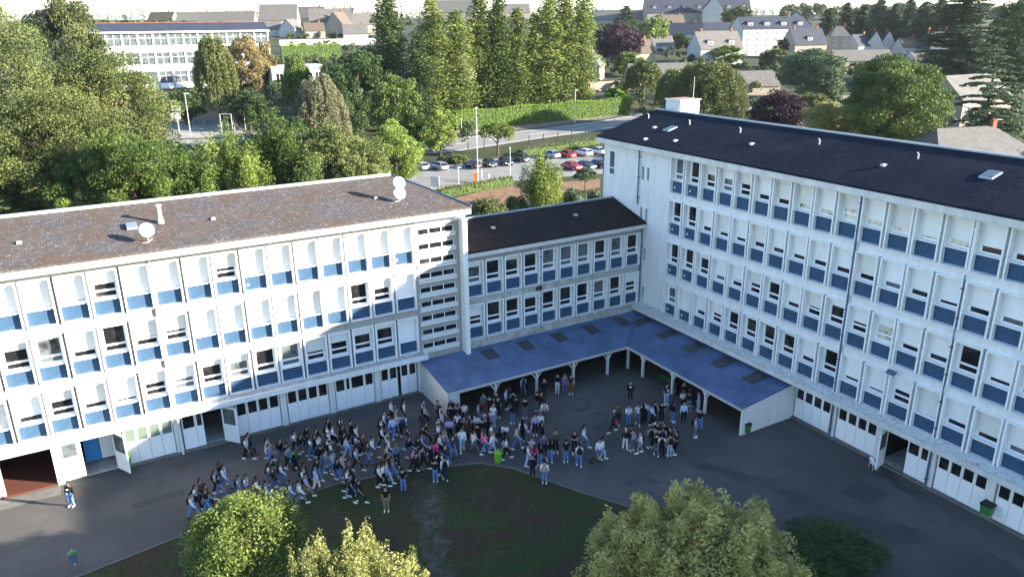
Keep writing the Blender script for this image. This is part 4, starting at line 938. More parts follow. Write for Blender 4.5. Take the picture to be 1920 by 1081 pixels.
def leaf_cloud(name, C, Nn, S, V, rg, mat, flat=0.0):
    """C centres (n,3), Nn preferred normals, S sizes, V colour value per leaf -> one mesh of leaf-sized quads"""
    n = len(C); nr = Nn*0.55+rg.normal(size=(n, 3))*0.75; nr /= np.linalg.norm(nr, axis=1)[:, None]+1e-9
    if flat: nr[:, 2] += flat; nr /= np.linalg.norm(nr, axis=1)[:, None]
    a = np.cross(nr, rg.normal(size=(n, 3))); a /= np.linalg.norm(a, axis=1)[:, None]+1e-9; b_ = np.cross(nr, a)
    asp = rg.uniform(0.55, 0.9, n)[:, None]; s = S[:, None]
    P = np.stack([C-a*s*0.6, C+b_*s*0.42*asp-a*s*0.05, C+a*s*0.6, C-b_*s*0.42*asp-a*s*0.05], 1).reshape(-1, 3)
    me = bpy.data.meshes.new(name); me.vertices.add(4*n); me.vertices.foreach_set('co', P.ravel().astype(np.float32))
    me.loops.add(4*n); me.loops.foreach_set('vertex_index', np.arange(4*n, dtype=np.int32))
    me.polygons.add(n); me.polygons.foreach_set('loop_start', np.arange(0, 4*n, 4, dtype=np.int32)); me.polygons.foreach_set('loop_total', np.full(n, 4, dtype=np.int32))
    at_ = me.attributes.new('var', 'FLOAT', 'POINT'); at_.data.foreach_set('value', np.repeat(V, 4).astype(np.float32))
    me.materials.append(mat); me.update(calc_edges=True); return me
def unit(rg, n):
    v = rg.normal(size=(n, 3)); return v/np.linalg.norm(v, axis=1)[:, None]
def clumps(rg, centers, radii, per, leaf, fz=0.8, updense=0.35):
    C = []; Nn = []; V = []
    for c, r in zip(centers, radii):
        k = max(8, int(per*(r/np.mean(radii))**2)); u = unit(rg, k); u[:, 2] = np.where((u[:, 2] < 0) & (rg.random(k) < updense), -u[:, 2], u[:, 2])
        rr = r*rg.uniform(0.55, 1.08, k)**0.6
        C.append(c+u*rr[:, None]*np.array([1, 1, fz])); Nn.append(u); V.append(np.clip(rg.normal(rg.uniform(0.05, 0.9), 0.17, k), 0, 1))
    C = np.concatenate(C); Nn = np.concatenate(Nn); V = np.concatenate(V); return C, Nn, leaf*rg.uniform(0.7, 1.3, len(C)), V
def crown(kind, seed, leaf=0.36, dens=1.0, PK_=1.0):
    """nominal trees 10 m wide or so; returns mesh args and (height, width)"""
    rg = np.random.default_rng(seed)
    if kind == 'round':
        n = int(120*dens); u = unit(rg, n); u[:, 2] = u[:, 2]*0.9+0.1; rr = rg.uniform(0.45, 1.0, n)**0.5
        lob = 1+0.16*np.sin(3*np.arctan2(u[:, 1], u[:, 0])+rg.uniform(0, 6))+0.1*rg.normal(size=n)
        c = np.stack([u[:, 0]*4.1*rr*lob, u[:, 1]*4.1*rr*lob, 6.0+u[:, 2]*5.3*rr], 1); a = clumps(rg, c, rg.uniform(0.55, 1.3, n), 112*PK_, leaf); H, W = 12.0, 10.2
    elif kind == 'spiky':          # several upright leaders
        cs_ = []; rs = []
        for q in range(16):
            ang = rg.uniform(0, 6.28); d = rg.uniform(0, 3.4) if q else 0; top = 12.6-d*0.85-rg.uniform(0, 1.4)
            for z in np.arange(2.2+rg.uniform(0, .6), top, 0.75):
                t = (z-2.2)/(top-2.2); r = 1.15*(1-t**2.2)+0.22; cs_.append([math.cos(ang)*d*(0.65+0.35*t)+rg.normal()*.18, math.sin(ang)*d*(0.65+0.35*t)+rg.normal()*.18, z]); rs.append(r*rg.uniform(.8, 1.15))
        a = clumps(rg, np.array(cs_), np.array(rs), int(52*dens*PK_), leaf, 1.0); H, W = 12.8, 8.6
    elif kind == 'poplar':
        cs_ = []; rs = []
        for z in np.arange(1.2, 25.2, 0.36):
            t = z/25.5; w_ = 2.0*min(1, (t*7)**0.6)*(1-t**3.2)+0.18
            for q in range(2): ang = rg.uniform(0, 6.28); d = w_*rg.uniform(0.1, 0.75); cs_.append([math.cos(ang)*d, math.sin(ang)*d, z]); rs.append((0.45+w_*0.28)*rg.uniform(.75, 1.2))
        a = clumps(rg, np.array(cs_), np.array(rs), int(62*dens*PK_), leaf, 1.5); H, W = 25.8, 5.0
    elif kind in ('spruce', 'conifer'):
        cs_ = []; H = 22.0; W = 9.5 if kind == 'spruce' else 13.0; per = []
        for z in np.arange(1.5, H-0.3, 0.62):
            t = (z-1.5)/(H-1.5); L_ = (W/2)*(1-t)**(0.85 if kind == 'spruce' else 0.55)*rg.uniform(0.8, 1.1)+0.2
            for q in range(int(5+8*(1-t))):
                ang = rg.uniform(0, 6.28); l = L_*rg.uniform(0.7, 1.08); k = max(3, int(l/0.42))
                for i in range(k): s_ = (i+0.6)/k; cs_.append([math.cos(ang)*l*s_, math.sin(ang)*l*s_, z+rg.uniform(-.2, .2)+0.25*l*s_*(0.7-s_)]); per.append(0.34+0.25*s_)
        a = clumps(rg, np.array(cs_), np.array(per), int(11*dens*PK_)+1, leaf*0.95, 0.45, 0.6)
    elif kind == 'cedar':         # tiers of drooping plates
        cs_ = []; per = []; H = 17.0; W = 12.0
        for z in np.arange(2.0, H-0.2, 1.05):
            t = (z-2)/(H-2); L_ = (W/2)*(1-t)**0.7*rg.uniform(0.75, 1.1)+0.4
            for q in range(int(4+5*(1-t))):
                ang = rg.uniform(0, 6.28); l = L_*rg.uniform(0.75, 1.1); k = max(3, int(l/0.5))
                for i in range(k):
                    s_ = (i+0.8)/k
                    for side in (-1, 0, 1):
                        o_ = side*0.55*(1.1-s_)*l*0.35; cs_.append([math.cos(ang)*l*s_-math.sin(ang)*o_, math.sin(ang)*l*s_+math.cos(ang)*o_, z+0.9*s_*l*0.2-1.3*s_**3*l*0.22]); per.append(0.42)
        a = clumps(rg, np.array(cs_), np.array(per), int(12*dens*PK_)+1, leaf*0.9, 0.35, 0.7)
    elif kind == 'willow':
        cs_ = []; rs = []; H = 13.0; W = 9.0
        for q in range(int(150*dens)):
            ang = rg.uniform(0, 6.28); d = 4.2*rg.uniform(0.15, 1.0)**0.6; top = 12.6-0.30*d*d*0.9; ln = rg.uniform(2.5, 7.0)*(0.5+d/6)
            for z in np.arange(top, max(1.6, top-ln), -0.45): cs_.append([math.cos(ang)*d*(1+(top-z)*0.03), math.sin(ang)*d*(1+(top-z)*0.03), z]); rs.append(0.28+0.2*rg.random())
        a = clumps(rg, np.array(cs_), np.array(rs), int(13*PK_)+1, leaf*0.85, 1.3)
    elif kind == 'parasol':
        n = int(60*dens); ang = rg.uniform(0, 6.28, n); d = rg.uniform(0, 1, n)**0.5*4.4
        c = np.stack([np.cos(ang)*d, np.sin(ang)*d, 6.2-d*d*0.09+rg.uniform(-1.1, .8, n)], 1); a = clumps(rg, c, rg.uniform(.7, 1.15, n), 95*PK_, leaf, 0.55); H, W = 7.6, 10.0
    elif kind == 'bush':
        n = int(45*dens); u = unit(rg, n); u[:, 2] = np.abs(u[:, 2]); c = np.stack([u[:, 0]*1.6, u[:, 1]*1.6, 0.5+u[:, 2]*1.3], 1)*rg.uniform(.5, 1, n)[:, None]; a = clumps(rg, c, rg.uniform(.4, .65, n), 70*PK_, leaf, 0.9); H, W = 2.3, 4.2
    elif kind == 'near':          # big crown seen close: small leaves on upright twig tips
        n = int(210*dens); u = unit(rg, n); u[:, 2] = np.abs(u[:, 2])*1.15-0.15; rr = rg.uniform(0.5, 1.0, n)**0.5
        lob = 1+0.12*np.sin(4*np.arctan2(u[:, 1], u[:, 0])+1)+0.10*rg.normal(size=n)
        c = np.stack([u[:, 0]*3.8*rr*lob, u[:, 1]*3.8*rr*lob, 4.8+u[:, 2]*4.0*rr], 1); r = rg.uniform(0.35, 0.75, n); t2 = []; r2 = []
        for q in range(int(60*dens)):
            ang = rg.uniform(0, 6.28); d = 4.3*rg.random()**0.55; z0 = 4.8+4.0*math.sqrt(max(0, 1-(d/4.5)**2))*0.85; L_ = rg.uniform(0.7, 3.1)*(1-0.08*d); k = int(L_/0.22)
            for i in range(k): t = i/k; t2.append([math.cos(ang)*(d+0.25*t*L_*0.3)+rg.normal()*.07, math.sin(ang)*(d+0.25*t*L_*.3)+rg.normal()*.07, z0+t*L_]); r2.append(0.42*(1-t)**0.8+0.10)
        a = clumps(rg, np.concatenate([c, np.array(t2)]), np.concatenate([r, np.array(r2)]), 64, leaf, 1.1); H, W = 11.0, 9.4
    elif kind == 'laurel':        # dense smooth shrub tree seen close
        n = int(260*dens); u = unit(rg, n); u[:, 2] = np.abs(u[:, 2])*1.1-0.1; lob = 1+0.13*np.sin(5*np.arctan2(u[:, 1], u[:, 0]))+0.10*rg.normal(size=n)
        c = np.stack([u[:, 0]*2.5*lob, u[:, 1]*2.5*lob, 2.3+u[:, 2]*2.5*lob], 1); a = clumps(rg, c, rg.uniform(.32, .62, n), 75, leaf, 0.95); H, W = 5.3, 6.0
    return a, H, W
def trunk_mesh(H, r, seed, spread, top=0.75, z0=0.3):
    rg = random.Random(seed); b = MB(); zs = [0, H*0.12, H*0.3, H*top]; px = py = 0.0; pts = []; rad = []
    for i, z in enumerate(zs): pts.append((px, py, z)); rad.append(r*(1.25 if i == 0 else 1-0.8*z/H)); px += rg.uniform(-.12, .12); py += rg.uniform(-.12, .12)
    b.path(pts, rad, 8)
    for q in range(9):
        z = H*rg.uniform(z0, 0.62); a = rg.uniform(0, 6.28); l = spread*rg.uniform(.5, .9); m1 = (math.cos(a)*l*.5, math.sin(a)*l*.5, z+l*.35); m2 = (math.cos(a)*l, math.sin(a)*l, z+l*rg.uniform(.5, .8))
        b.path([(0, 0, z), m1, m2], [r*.42, r*.28, r*.1], 5)
    return b.mesh('trunk', M['bark'])
CR = {}
DIM = dict(round=(12.0, 10.2), spiky=(12.8, 8.6), poplar=(25.8, 5.0), spruce=(22.0, 9.5), conifer=(22.0, 13.0), cedar=(17.0, 12.0), willow=(13.0, 9.0), parasol=(7.6, 10.0), bush=(2.3, 4.2))
def get_crown(kind, seed, leaf, mat, dens, PK_=1.0):
    key = (kind, seed, leaf, mat, dens)
    if key not in CR:
        a, H, W = crown(kind, seed, leaf, dens, PK_)
        cmn = leaf_cloud('crown', a[0], a[1], a[2], a[3], np.random.default_rng(seed+1), F[mat])
        tk = trunk_mesh(H, 0.30 if kind not in ('bush', 'laurel') else 0.1, seed, W*0.42, 0.9 if kind in ('spruce', 'conifer', 'cedar', 'poplar') else 0.7)
        CR[key] = (cmn, tk, H, W)
    return CR[key]
def tree(name, label, cat, P, Hm, Wm, kind, mat, seed=1, leaf=0.36, dens=1.0, group=None, rz=None, PK_=1.0):
    cmn, tk, H, W = get_crown(kind, seed, leaf, mat, dens, PK_)
    e = tag(empty(name, P, prs.uniform(0, 6.28) if rz is None else rz), label, cat, group)
    e.scale = (Wm/W, Wm/W, Hm/H)
    link('trunk', tk, e); link('crown', cmn, e)
    return e
def tree_px(name, label, cat, u, vb, vt, wpx, kind, mat, seed=1, leaf=0.36, dens=1.0, group=None):
    P = at(u, vb); Hm = tall(P, vt); Wm = wpx/FPX*proj(P+Vector((0, 0, Hm/2)))[2]
    H0, W0 = DIM[kind]; sc_ = (Hm/H0*(Wm/W0)**2)**(1/3); dist = proj(P)[2]; lw = max(0.20, dist*0.0022)*(leaf/0.34)**0.5; ln = lw/sc_
    ref = 0.34 if kind != 'bush' else 0.19; PK_ = min(3.4, max(0.5, (ref/ln)**1.75))
    return tree(name, label, cat, P, Hm, Wm, kind, mat, seed, ln, dens, group, None, PK_)
T = tree_px
bt = 'broadleaf tree'
# --- the big trees behind the left wing
T('pine_tree', 'huge dark green pine at the far left edge, reaching above the horizon', 'pine tree', 35, 400, -40, 300, 'round', 'pine', 3, 0.34, 1.7)
T('pine_tree', 'broad pine rising just left of the far school, top cut by the frame', 'pine tree', 175, 320, -14, 170, 'round', 'pine', 4, 0.34, 1.2)
T('broadleaf_tree', 'olive green tree in front of the far school, left of its facade', bt, 240, 380, 80, 240, 'round', 'olive', 5, 0.34, 1.4)
T('broadleaf_tree', 'massive olive tree low at left, below the huge pine', bt, 120, 420, 150, 290, 'round', 'olive', 6, 0.36, 1.4)
T('conifer_tree', 'drooping green conifer at left edge, just above the brown roof', 'conifer', 25, 430, 190, 230, 'conifer', 'pine', 5, 0.40, 1.2)
T('broadleaf_tree', 'rounded green tree behind brown roof, below the basketball court', bt, 262, 440, 225, 190, 'round', 'green', 7, 0.34, 1.3)
T('broadleaf_tree', 'low dark green tree at brown roof ridge, third from the left', bt, 170, 440, 290, 130, 'round', 'green', 8, 0.34)
T('broadleaf_tree', 'small pointed light green tree behind ridge, left of tallest pointed tree', bt, 365, 430, 250, 150, 'spiky', 'green', 9, 0.32)
T('broadleaf_tree', 'light green tree with many upright leaders, left of the pair', bt, 445, 415, 203, 175, 'spiky', 'bright', 10, 0.32, 1.2)
T('broadleaf_tree', 'tallest pointed tree in the row behind brown roof, with thin topmost leader', bt, 528, 410, 180, 180, 'spiky', 'green', 11, 0.32, 1.2)
T('broadleaf_tree', 'pale grey green willow like tree behind the row of pointed trees', bt, 612, 330, 132, 105, 'willow', 'grey', 12, 0.34, 1.2)
T('broadleaf_tree', 'olive tree with fine foliage right of tallest pointed tree, touching the ridge', bt, 632, 400, 225, 165, 'round', 'olive', 13, 0.32, 1.2)
T('broadleaf_tree', 'olive brown tree just left of the bright rounded tree by the car park', bt, 690, 390, 235, 150, 'spiky', 'olive', 14, 0.32)
T('broadleaf_tree', 'bright yellow green rounded tree at the left end of the car park', bt, 742, 365, 225, 118, 'round', 'bright', 15, 0.32)
T('broadleaf_tree', 'large leaved mid green maple between dark conifer and car park', bt, 745, 285, 130, 105, 'round', 'green', 16, 0.40)
T('broadleaf_tree', 'green tree left of road crossing, standing by the first parked cars', bt, 826, 292, 198, 80, 'round', 'bright', 17, 0.34)
T('broadleaf_tree', 'small green tree tucked behind the maple, left of road crossing', bt, 790, 290, 215, 60, 'spiky', 'green', 18, 0.34)
T('evergreen_tree', 'dark evergreen mass under the long clipped hedge of the far garden', 'evergreen tree', 675, 235, 88, 150, 'round', 'dark', 19, 0.4)
T('evergreen_tree', 'low dark evergreen right behind the maple', 'evergreen tree', 640, 245, 120, 100, 'round', 'dark', 20, 0.4)
T('evergreen_tree', 'tall very dark evergreen standing left of the poplars', 'evergreen tree', 738, 225, -35, 110, 'poplar', 'dark', 21, 0.6, 1.2)
T('evergreen_tree', 'tall dark tree between the dark evergreen and the poplars', 'evergreen tree', 790, 235, 60, 80, 'poplar', 'dark', 22, 0.5)
T('broadleaf_tree', 'rust tinged tree hiding the right half of the far school', bt, 465, 200, 60, 100, 'round', 'rusty', 23, 0.36)
T('willow_tree', 'weeping birch hanging before the middle of the far school', 'willow', 415, 225, 60, 80, 'willow', 'olive', 24, 0.34, 1.3)
T('broadleaf_tree', 'dark shrubby tree behind basketball court, left of weeping birch', bt, 350, 235, 160, 80, 'round', 'dark', 25, 0.36)
T('broadleaf_tree', 'dark tree under the weeping birch beside the goal frames', bt, 470, 245, 165, 100, 'round', 'dark', 26, 0.36)
T('broadleaf_tree', 'yellowing tree right of the rust tinged tree, by low white annexe', bt, 500, 180, 75, 50, 'round', 'rusty', 27, 0.36)
T('broadleaf_tree', 'slim grey green tree in front of the low white annexe', bt, 565, 225, 100, 60, 'willow', 'green', 28, 0.34)
T('broadleaf_tree', 'dark tree between low white annexe and the maple', bt, 660, 270, 165, 90, 'round', 'dark', 29, 0.36)
T('broadleaf_tree', 'yellow green tree in front of the dark evergreen, above the maple', bt, 690, 215, 85, 60, 'round', 'green', 31, 0.36)
T('broadleaf_tree', 'mid green rounded tree at the ridge between dark low tree and pointed ones', bt, 318, 425, 262, 130, 'round', 'green', 101, 0.32)
T('broadleaf_tree', 'short pointed tree at the ridge in front of light green leaders', bt, 405, 435, 285, 120, 'spiky', 'green', 102, 0.32)
T('broadleaf_tree', 'short pointed tree at the ridge below the tallest pointed tree', bt, 485, 430, 268, 130, 'spiky', 'bright', 103, 0.32)
T('broadleaf_tree', 'olive pointed tree at the ridge, between tallest pointed tree and olive one', bt, 580, 425, 245, 140, 'spiky', 'green', 104, 0.32)
T('broadleaf_tree', 'low olive tree touching the ridge, below the olive brown tree', bt, 662, 415, 285, 110, 'round', 'olive', 105, 0.32)
T('broadleaf_tree', 'dark tree behind the small white hut', bt, 560, 350, 215, 110, 'round', 'dark', 106, 0.34)
T('broadleaf_tree', 'blue green feathery tree right of the left pines, over far school roof', bt, 162, 70, 4, 70, 'cedar', 'cedar', 107, 0.4)
# --- poplars
for i, (u, vb, vt, wd, mt, tx) in enumerate([(818, 225, -8, 72, 'poplar', 'leftmost poplar, yellowish, beside the tall dark evergreen'), (862, 222, 18, 62, 'poplar', 'second poplar from the left, slightly shorter'),
        (903, 212, -22, 74, 'poplar', 'broad dense poplar, third from the left'), (938, 212, -12, 56, 'green', 'darker green poplar at the middle of the row'), (972, 210, 12, 52, 'poplar', 'poplar fifth from the left with pointed top'),
        (1001, 208, 24, 40, 'poplar', 'shortest and slimmest poplar of the row'), (1028, 206, -28, 58, 'poplar', 'tall poplar just right of the shortest one'), (1060, 204, -40, 56, 'poplar', 'second poplar from the right end'), (1090, 202, -34, 54, 'poplar', 'rightmost poplar, next to the purple beech')]):
    T('poplar_tree', tx, 'poplar', u, vb, vt, wd*(1.45+0.15*math.sin(i*2.4)), 'poplar', mt, 140+i, 0.50, 1.1, 'row of poplars behind the clipped hedge')
# --- centre and right
T('copper_beech_tree', 'dark purple beech among houses, right of the poplars', 'beech tree', 1163, 128, 40, 100, 'round', 'purple', 51, 0.42)
T('broadleaf_tree', 'bright rounded tree right behind the purple beech', bt, 1222, 96, 27, 66, 'round', 'bright', 52, 0.42)
T('broadleaf_tree', 'feathery olive tree beside the lone lamp, left of the white roof box', bt, 1205, 188, 108, 74, 'willow', 'olive', 53, 0.36)
T('broadleaf_tree', 'wide feathery olive tree behind white roof box', bt, 1320, 240, 108, 150, 'willow', 'olive', 54, 0.36, 1.4)
T('broadleaf_tree', 'olive tree behind the left edge of the white roof box', bt, 1262, 215, 125, 70, 'willow', 'olive', 55, 0.34)
T('broadleaf_tree', 'rounded dark green tree in front of white house with two dormers', bt, 1358, 122, 84, 76, 'round', 'green', 56, 0.38)
T('copper_beech_tree', 'purple beech just behind the black roof, beside yellow tree', 'beech tree', 1455, 258, 168, 106, 'round', 'purple', 57, 0.34, 1.3)
T('broadleaf_tree', 'yellow green tree rising over black roof, left of big dark tree', bt, 1552, 275, 188, 116, 'round', 'yellow', 58, 0.32, 1.3)
T('broadleaf_tree', 'olive shrub tree between purple beech and grey green pine', bt, 1520, 225, 172, 90, 'round', 'olive', 59, 0.34)
T('broadleaf_tree', 'very large rounded dark green tree over the black roof at right', bt, 1660, 300, 92, 205, 'round', 'green', 60, 0.38, 2.0)
T('pine_tree', 'grey green pine left of the very large rounded tree', 'pine tree', 1522, 195, 88, 135, 'round', 'cedar', 61, 0.38, 1.6)
T('cedar_tree', 'drooping blue green cedar in front of grey roofed house at right', 'cedar', 1838, 290, 92, 170, 'cedar', 'cedar', 62, 0.40, 2.4)
T('spruce_tree', 'tall dark spruce behind the drooping cedar', 'spruce', 1785, 165, -55, 215, 'spruce', 'spruce', 163, 0.45, 2.4)
T('broadleaf_tree', 'tall green tree at the right edge, behind the grey roofed house', bt, 1890, 160, -10, 110, 'round', 'green', 64, 0.42, 1.2)
T('broadleaf_tree', 'dark tree at the right edge above the parked white car', bt, 1905, 175, 85, 70, 'round', 'dark', 65, 0.4)
T('broadleaf_tree', 'yellowish bush tree below the big mansard house', bt, 1455, 130, 88, 60, 'round', 'olive', 66, 0.38)
T('broadleaf_tree', 'dark garden tree left of the timber gabled house', bt, 1480, 108, 68, 50, 'round', 'dark', 67, 0.4)
T('broadleaf_tree', 'small green tree among the little gabled houses at right', bt, 1662, 88, 54, 44, 'round', 'bright', 68, 0.42)
T('broadleaf_tree', 'dark rounded garden tree left of white two dormer house', bt, 1272, 96, 60, 40, 'round', 'dark', 69, 0.4)
T('cedar_tree', 'blue grey cedar above the purple beech', 'cedar', 1172, 60, 12, 56, 'cedar', 'cedar', 70, 0.6)
T('broadleaf_tree', 'green tree before the grand slate roofed manor', bt, 1385, 62, 10, 60, 'round', 'olive', 71, 0.5)
T('broadleaf_tree', 'green tree between manor and big mansard house', bt, 1350, 50, 12, 40, 'round', 'green', 72, 0.5)
T('broadleaf_tree', 'dark tree at the left of the row garage beside purple beech', bt, 1175, 145, 95, 60, 'round', 'green', 73, 0.38)
T('broadleaf_tree', 'round clipped shrub tree at the right end of the long clipped hedge', bt, 1155, 190, 163, 46, 'round', 'hedge', 74, 0.3)
# --- car park planting
T('broadleaf_tree', 'bright green tree rising over the dark link roof, before the car park', bt, 1012, 398, 272, 112, 'spiky', 'bright', 75, 0.28, 1.3)
T('broadleaf_tree', 'small parasol shaped tree on the car park verge', bt, 933, 290, 226, 78, 'parasol', 'bright', 76, 0.26)
T('juniper_shrub', 'juniper on a leaning bare stem next to the right wing', 'shrub', 1097, 358, 312, 46, 'parasol', 'cedar', 77, 0.24)
T('juniper_shrub', 'spreading juniper just above the dark link roof', 'shrub', 1075, 392, 348, 62, 'bush', 'cedar', 78, 0.42)
T('juniper_shrub', 'small juniper tight against the right wing wall', 'shrub', 1115, 385, 350, 36, 'bush', 'cedar', 79, 0.42)
T('shrub', 'olive green shrub behind end of the brown roof', 'shrub', 918, 412, 366, 96, 'bush', 'olive', 80, 0.36)
T('shrub', 'smaller olive shrub beside the bright green tree foot', 'shrub', 968, 398, 364, 60, 'bush', 'olive', 81, 0.36)
T('shrub', 'low dry shrub behind the silver parked cars', 'shrub', 862, 306, 288, 50, 'bush', 'olive', 82, 0.4)
T('shrub', 'low dark shrub left of the parked dark cars', 'shrub', 835, 306, 290, 36, 'bush', 'dark', 83, 0.4)
# --- foreground
P = at(472, 1095); tree('laurel_tree', 'rounded bright green laurel at the lower left, on the lawn edge', 'laurel', P, tall(P, 945), 6.0, 'laurel', 'laurel', 90, 0.13, 1.6)
def near(u, vt, D, Wm, mat, kind, seed, name, label, leaf=0.17, dens=1.0):
    d = ray(u, vt); P = CAM+d*D*1.0; e = tree(name, label, 'broadleaf tree', (P[0], P[1], 0.03), P[2], Wm, kind, mat, seed, leaf, dens); return e
near(1325, 932, 32.5, 10.6, 'yellow', 'near', 91, 'broadleaf_tree', 'wide yellow green sunlit crown at the bottom right of the lawn', 0.15, 1.5)
near(655, 985, 30.0, 6.6, 'tips', 'near', 92, 'broadleaf_tree', 'yellow green twiggy crown at the bottom edge, right of the laurel', 0.13, 1.0)
near(580, 1010, 29.0, 4.8, 'tips', 'near', 94, 'broadleaf_tree', 'short yellow green crown at the bottom edge, touching the laurel', 0.13, 0.7)
near(765, 1045, 29.0, 3.4, 'tips', 'near', 95, 'broadleaf_tree', 'small yellow green twig tips at the bottom edge, furthest right of three', 0.13, 0.5)
near(425, 1040, 25.0, 2.4, 'bright', 'near', 96, 'broadleaf_tree', 'pale green twig tips in front of the laurel foot', 0.13, 0.6)
near(1560, 1000, 41.0, 6.0, 'dark', 'round', 93, 'broadleaf_tree', 'dark shaded tree at bottom right behind the yellow crown', 0.26, 1.2)
# --- hedges
def hedge(name, label, u0, v0, u1, v1, hgt, thick, mat, leaf=0.3, dens=1.0, n_=None):
    P, Q = at(u0, v0), at(u1, v1); L_ = (Q-P).length; rg = np.random.default_rng(int(u0+v0)); n = int(L_*hgt*22*dens/(leaf/0.3)**2)
    ax = (Q-P).normalized(); nr = Vector((-ax.y, ax.x, 0)).normalized()
    s = rg.random(n)*L_; f = rg.random(n); side = rg.random(n)
    lat = np.where(side < 0.36, -thick/2, np.where(side < 0.72, thick/2, (rg.random(n)-.5)*thick)); z = np.where(side < 0.72, f*hgt, hgt)+rg.normal(size=n)*0.10; lat = lat+rg.normal(size=n)*0.12
    z *= 1+0.05*np.sin(s*0.4)
    ln = Vector((0, 0, 0)); C = np.stack([ax.x*s+nr.x*lat, ax.y*s+nr.y*lat, (Q.z-P.z)*s/L_+z], 1)
    Nn = np.stack([nr.x*np.sign(lat), nr.y*np.sign(lat), np.where(side > .72, 1.0, 0.2)], 1)
    cmn = leaf_cloud('foliage', C, Nn, leaf*rg.uniform(.7, 1.3, n), np.clip(rg.normal(.5, .25, n), 0, 1), rg, F[mat])
    e = tag(empty(name, P), label, 'hedge'); link('foliage', cmn, e)
    b = MB(); k = [Vector((0, 0, 0))+nr*(thick/2-.15), Vector((0, 0, 0))-nr*(thick/2-.15)]; q = Q-P
    b.hexa([k[0], k[1], k[1]+Vector((0, 0, hgt-.2)), k[0]+Vector((0, 0, hgt-.2))], [k[0]+q, k[1]+q, k[1]+q+Vector((0, 0, hgt-.2)), k[0]+q+Vector((0, 0, hgt-.2))]); b.build('stems', M['hedgecore'], e)
M['hedgecore'] = noisy('hedge_stems', (0.05, 0.085, 0.015), (0.03, 0.05, 0.012), 4)
hedge('clipped_hedge', 'long tall bright green clipped hedge beside the road, below the poplars', 852, 244, 1178, 213, 4.3, 2.4, 'hedge', 0.30, 2.6)
hedge('clipped_hedge', 'low olive clipped hedge on the near side of the car park', 822, 372, 958, 346, 1.5, 1.6, 'olive', 0.24, 1.6)
hedge('clipped_hedge', 'far dark green garden hedge under the long pale wall', 528, 112, 640, 108, 5.5, 2.5, 'hedge', 0.5, 1.0)
hedge('clipped_hedge', 'low clipped verge hedge between the road and parked cars', 975, 292, 1128, 268, 1.3, 2.0, 'olive', 0.3, 1.2)

# ================================================================ TOWN, CAR PARK, FURNITURE
def facing(P): return CAMR
M['hw'] = noisy('house_render_white', (0.42, 0.41, 0.39), (0.36, 0.35, 0.33), 0.6, 0.85)
M['hb'] = noisy('house_render_beige', (0.30, 0.26, 0.20), (0.25, 0.21, 0.165), 0.6, 0.9)
M['hs'] = noisy('house_stone', (0.28, 0.26, 0.22), (0.20, 0.185, 0.16), 0.9, 0.9)
M['rg'] = noisy('grey_roof', (0.125, 0.118, 0.112), (0.09, 0.085, 0.08), 0.8, 0.85, c3=(0.16, 0.14, 0.12), s3=3)
M['rd'] = noisy('dark_blue_roof', (0.022, 0.028, 0.046), (0.034, 0.040, 0.060), 0.8, 0.7)
M['rb'] = noisy('brown_roof', (0.11, 0.085, 0.065), (0.08, 0.062, 0.05), 0.8, 0.85)
M['brick'] = noisy('chimney_brick', (0.26, 0.10, 0.055), (0.20, 0.085, 0.05), 2, 0.9)
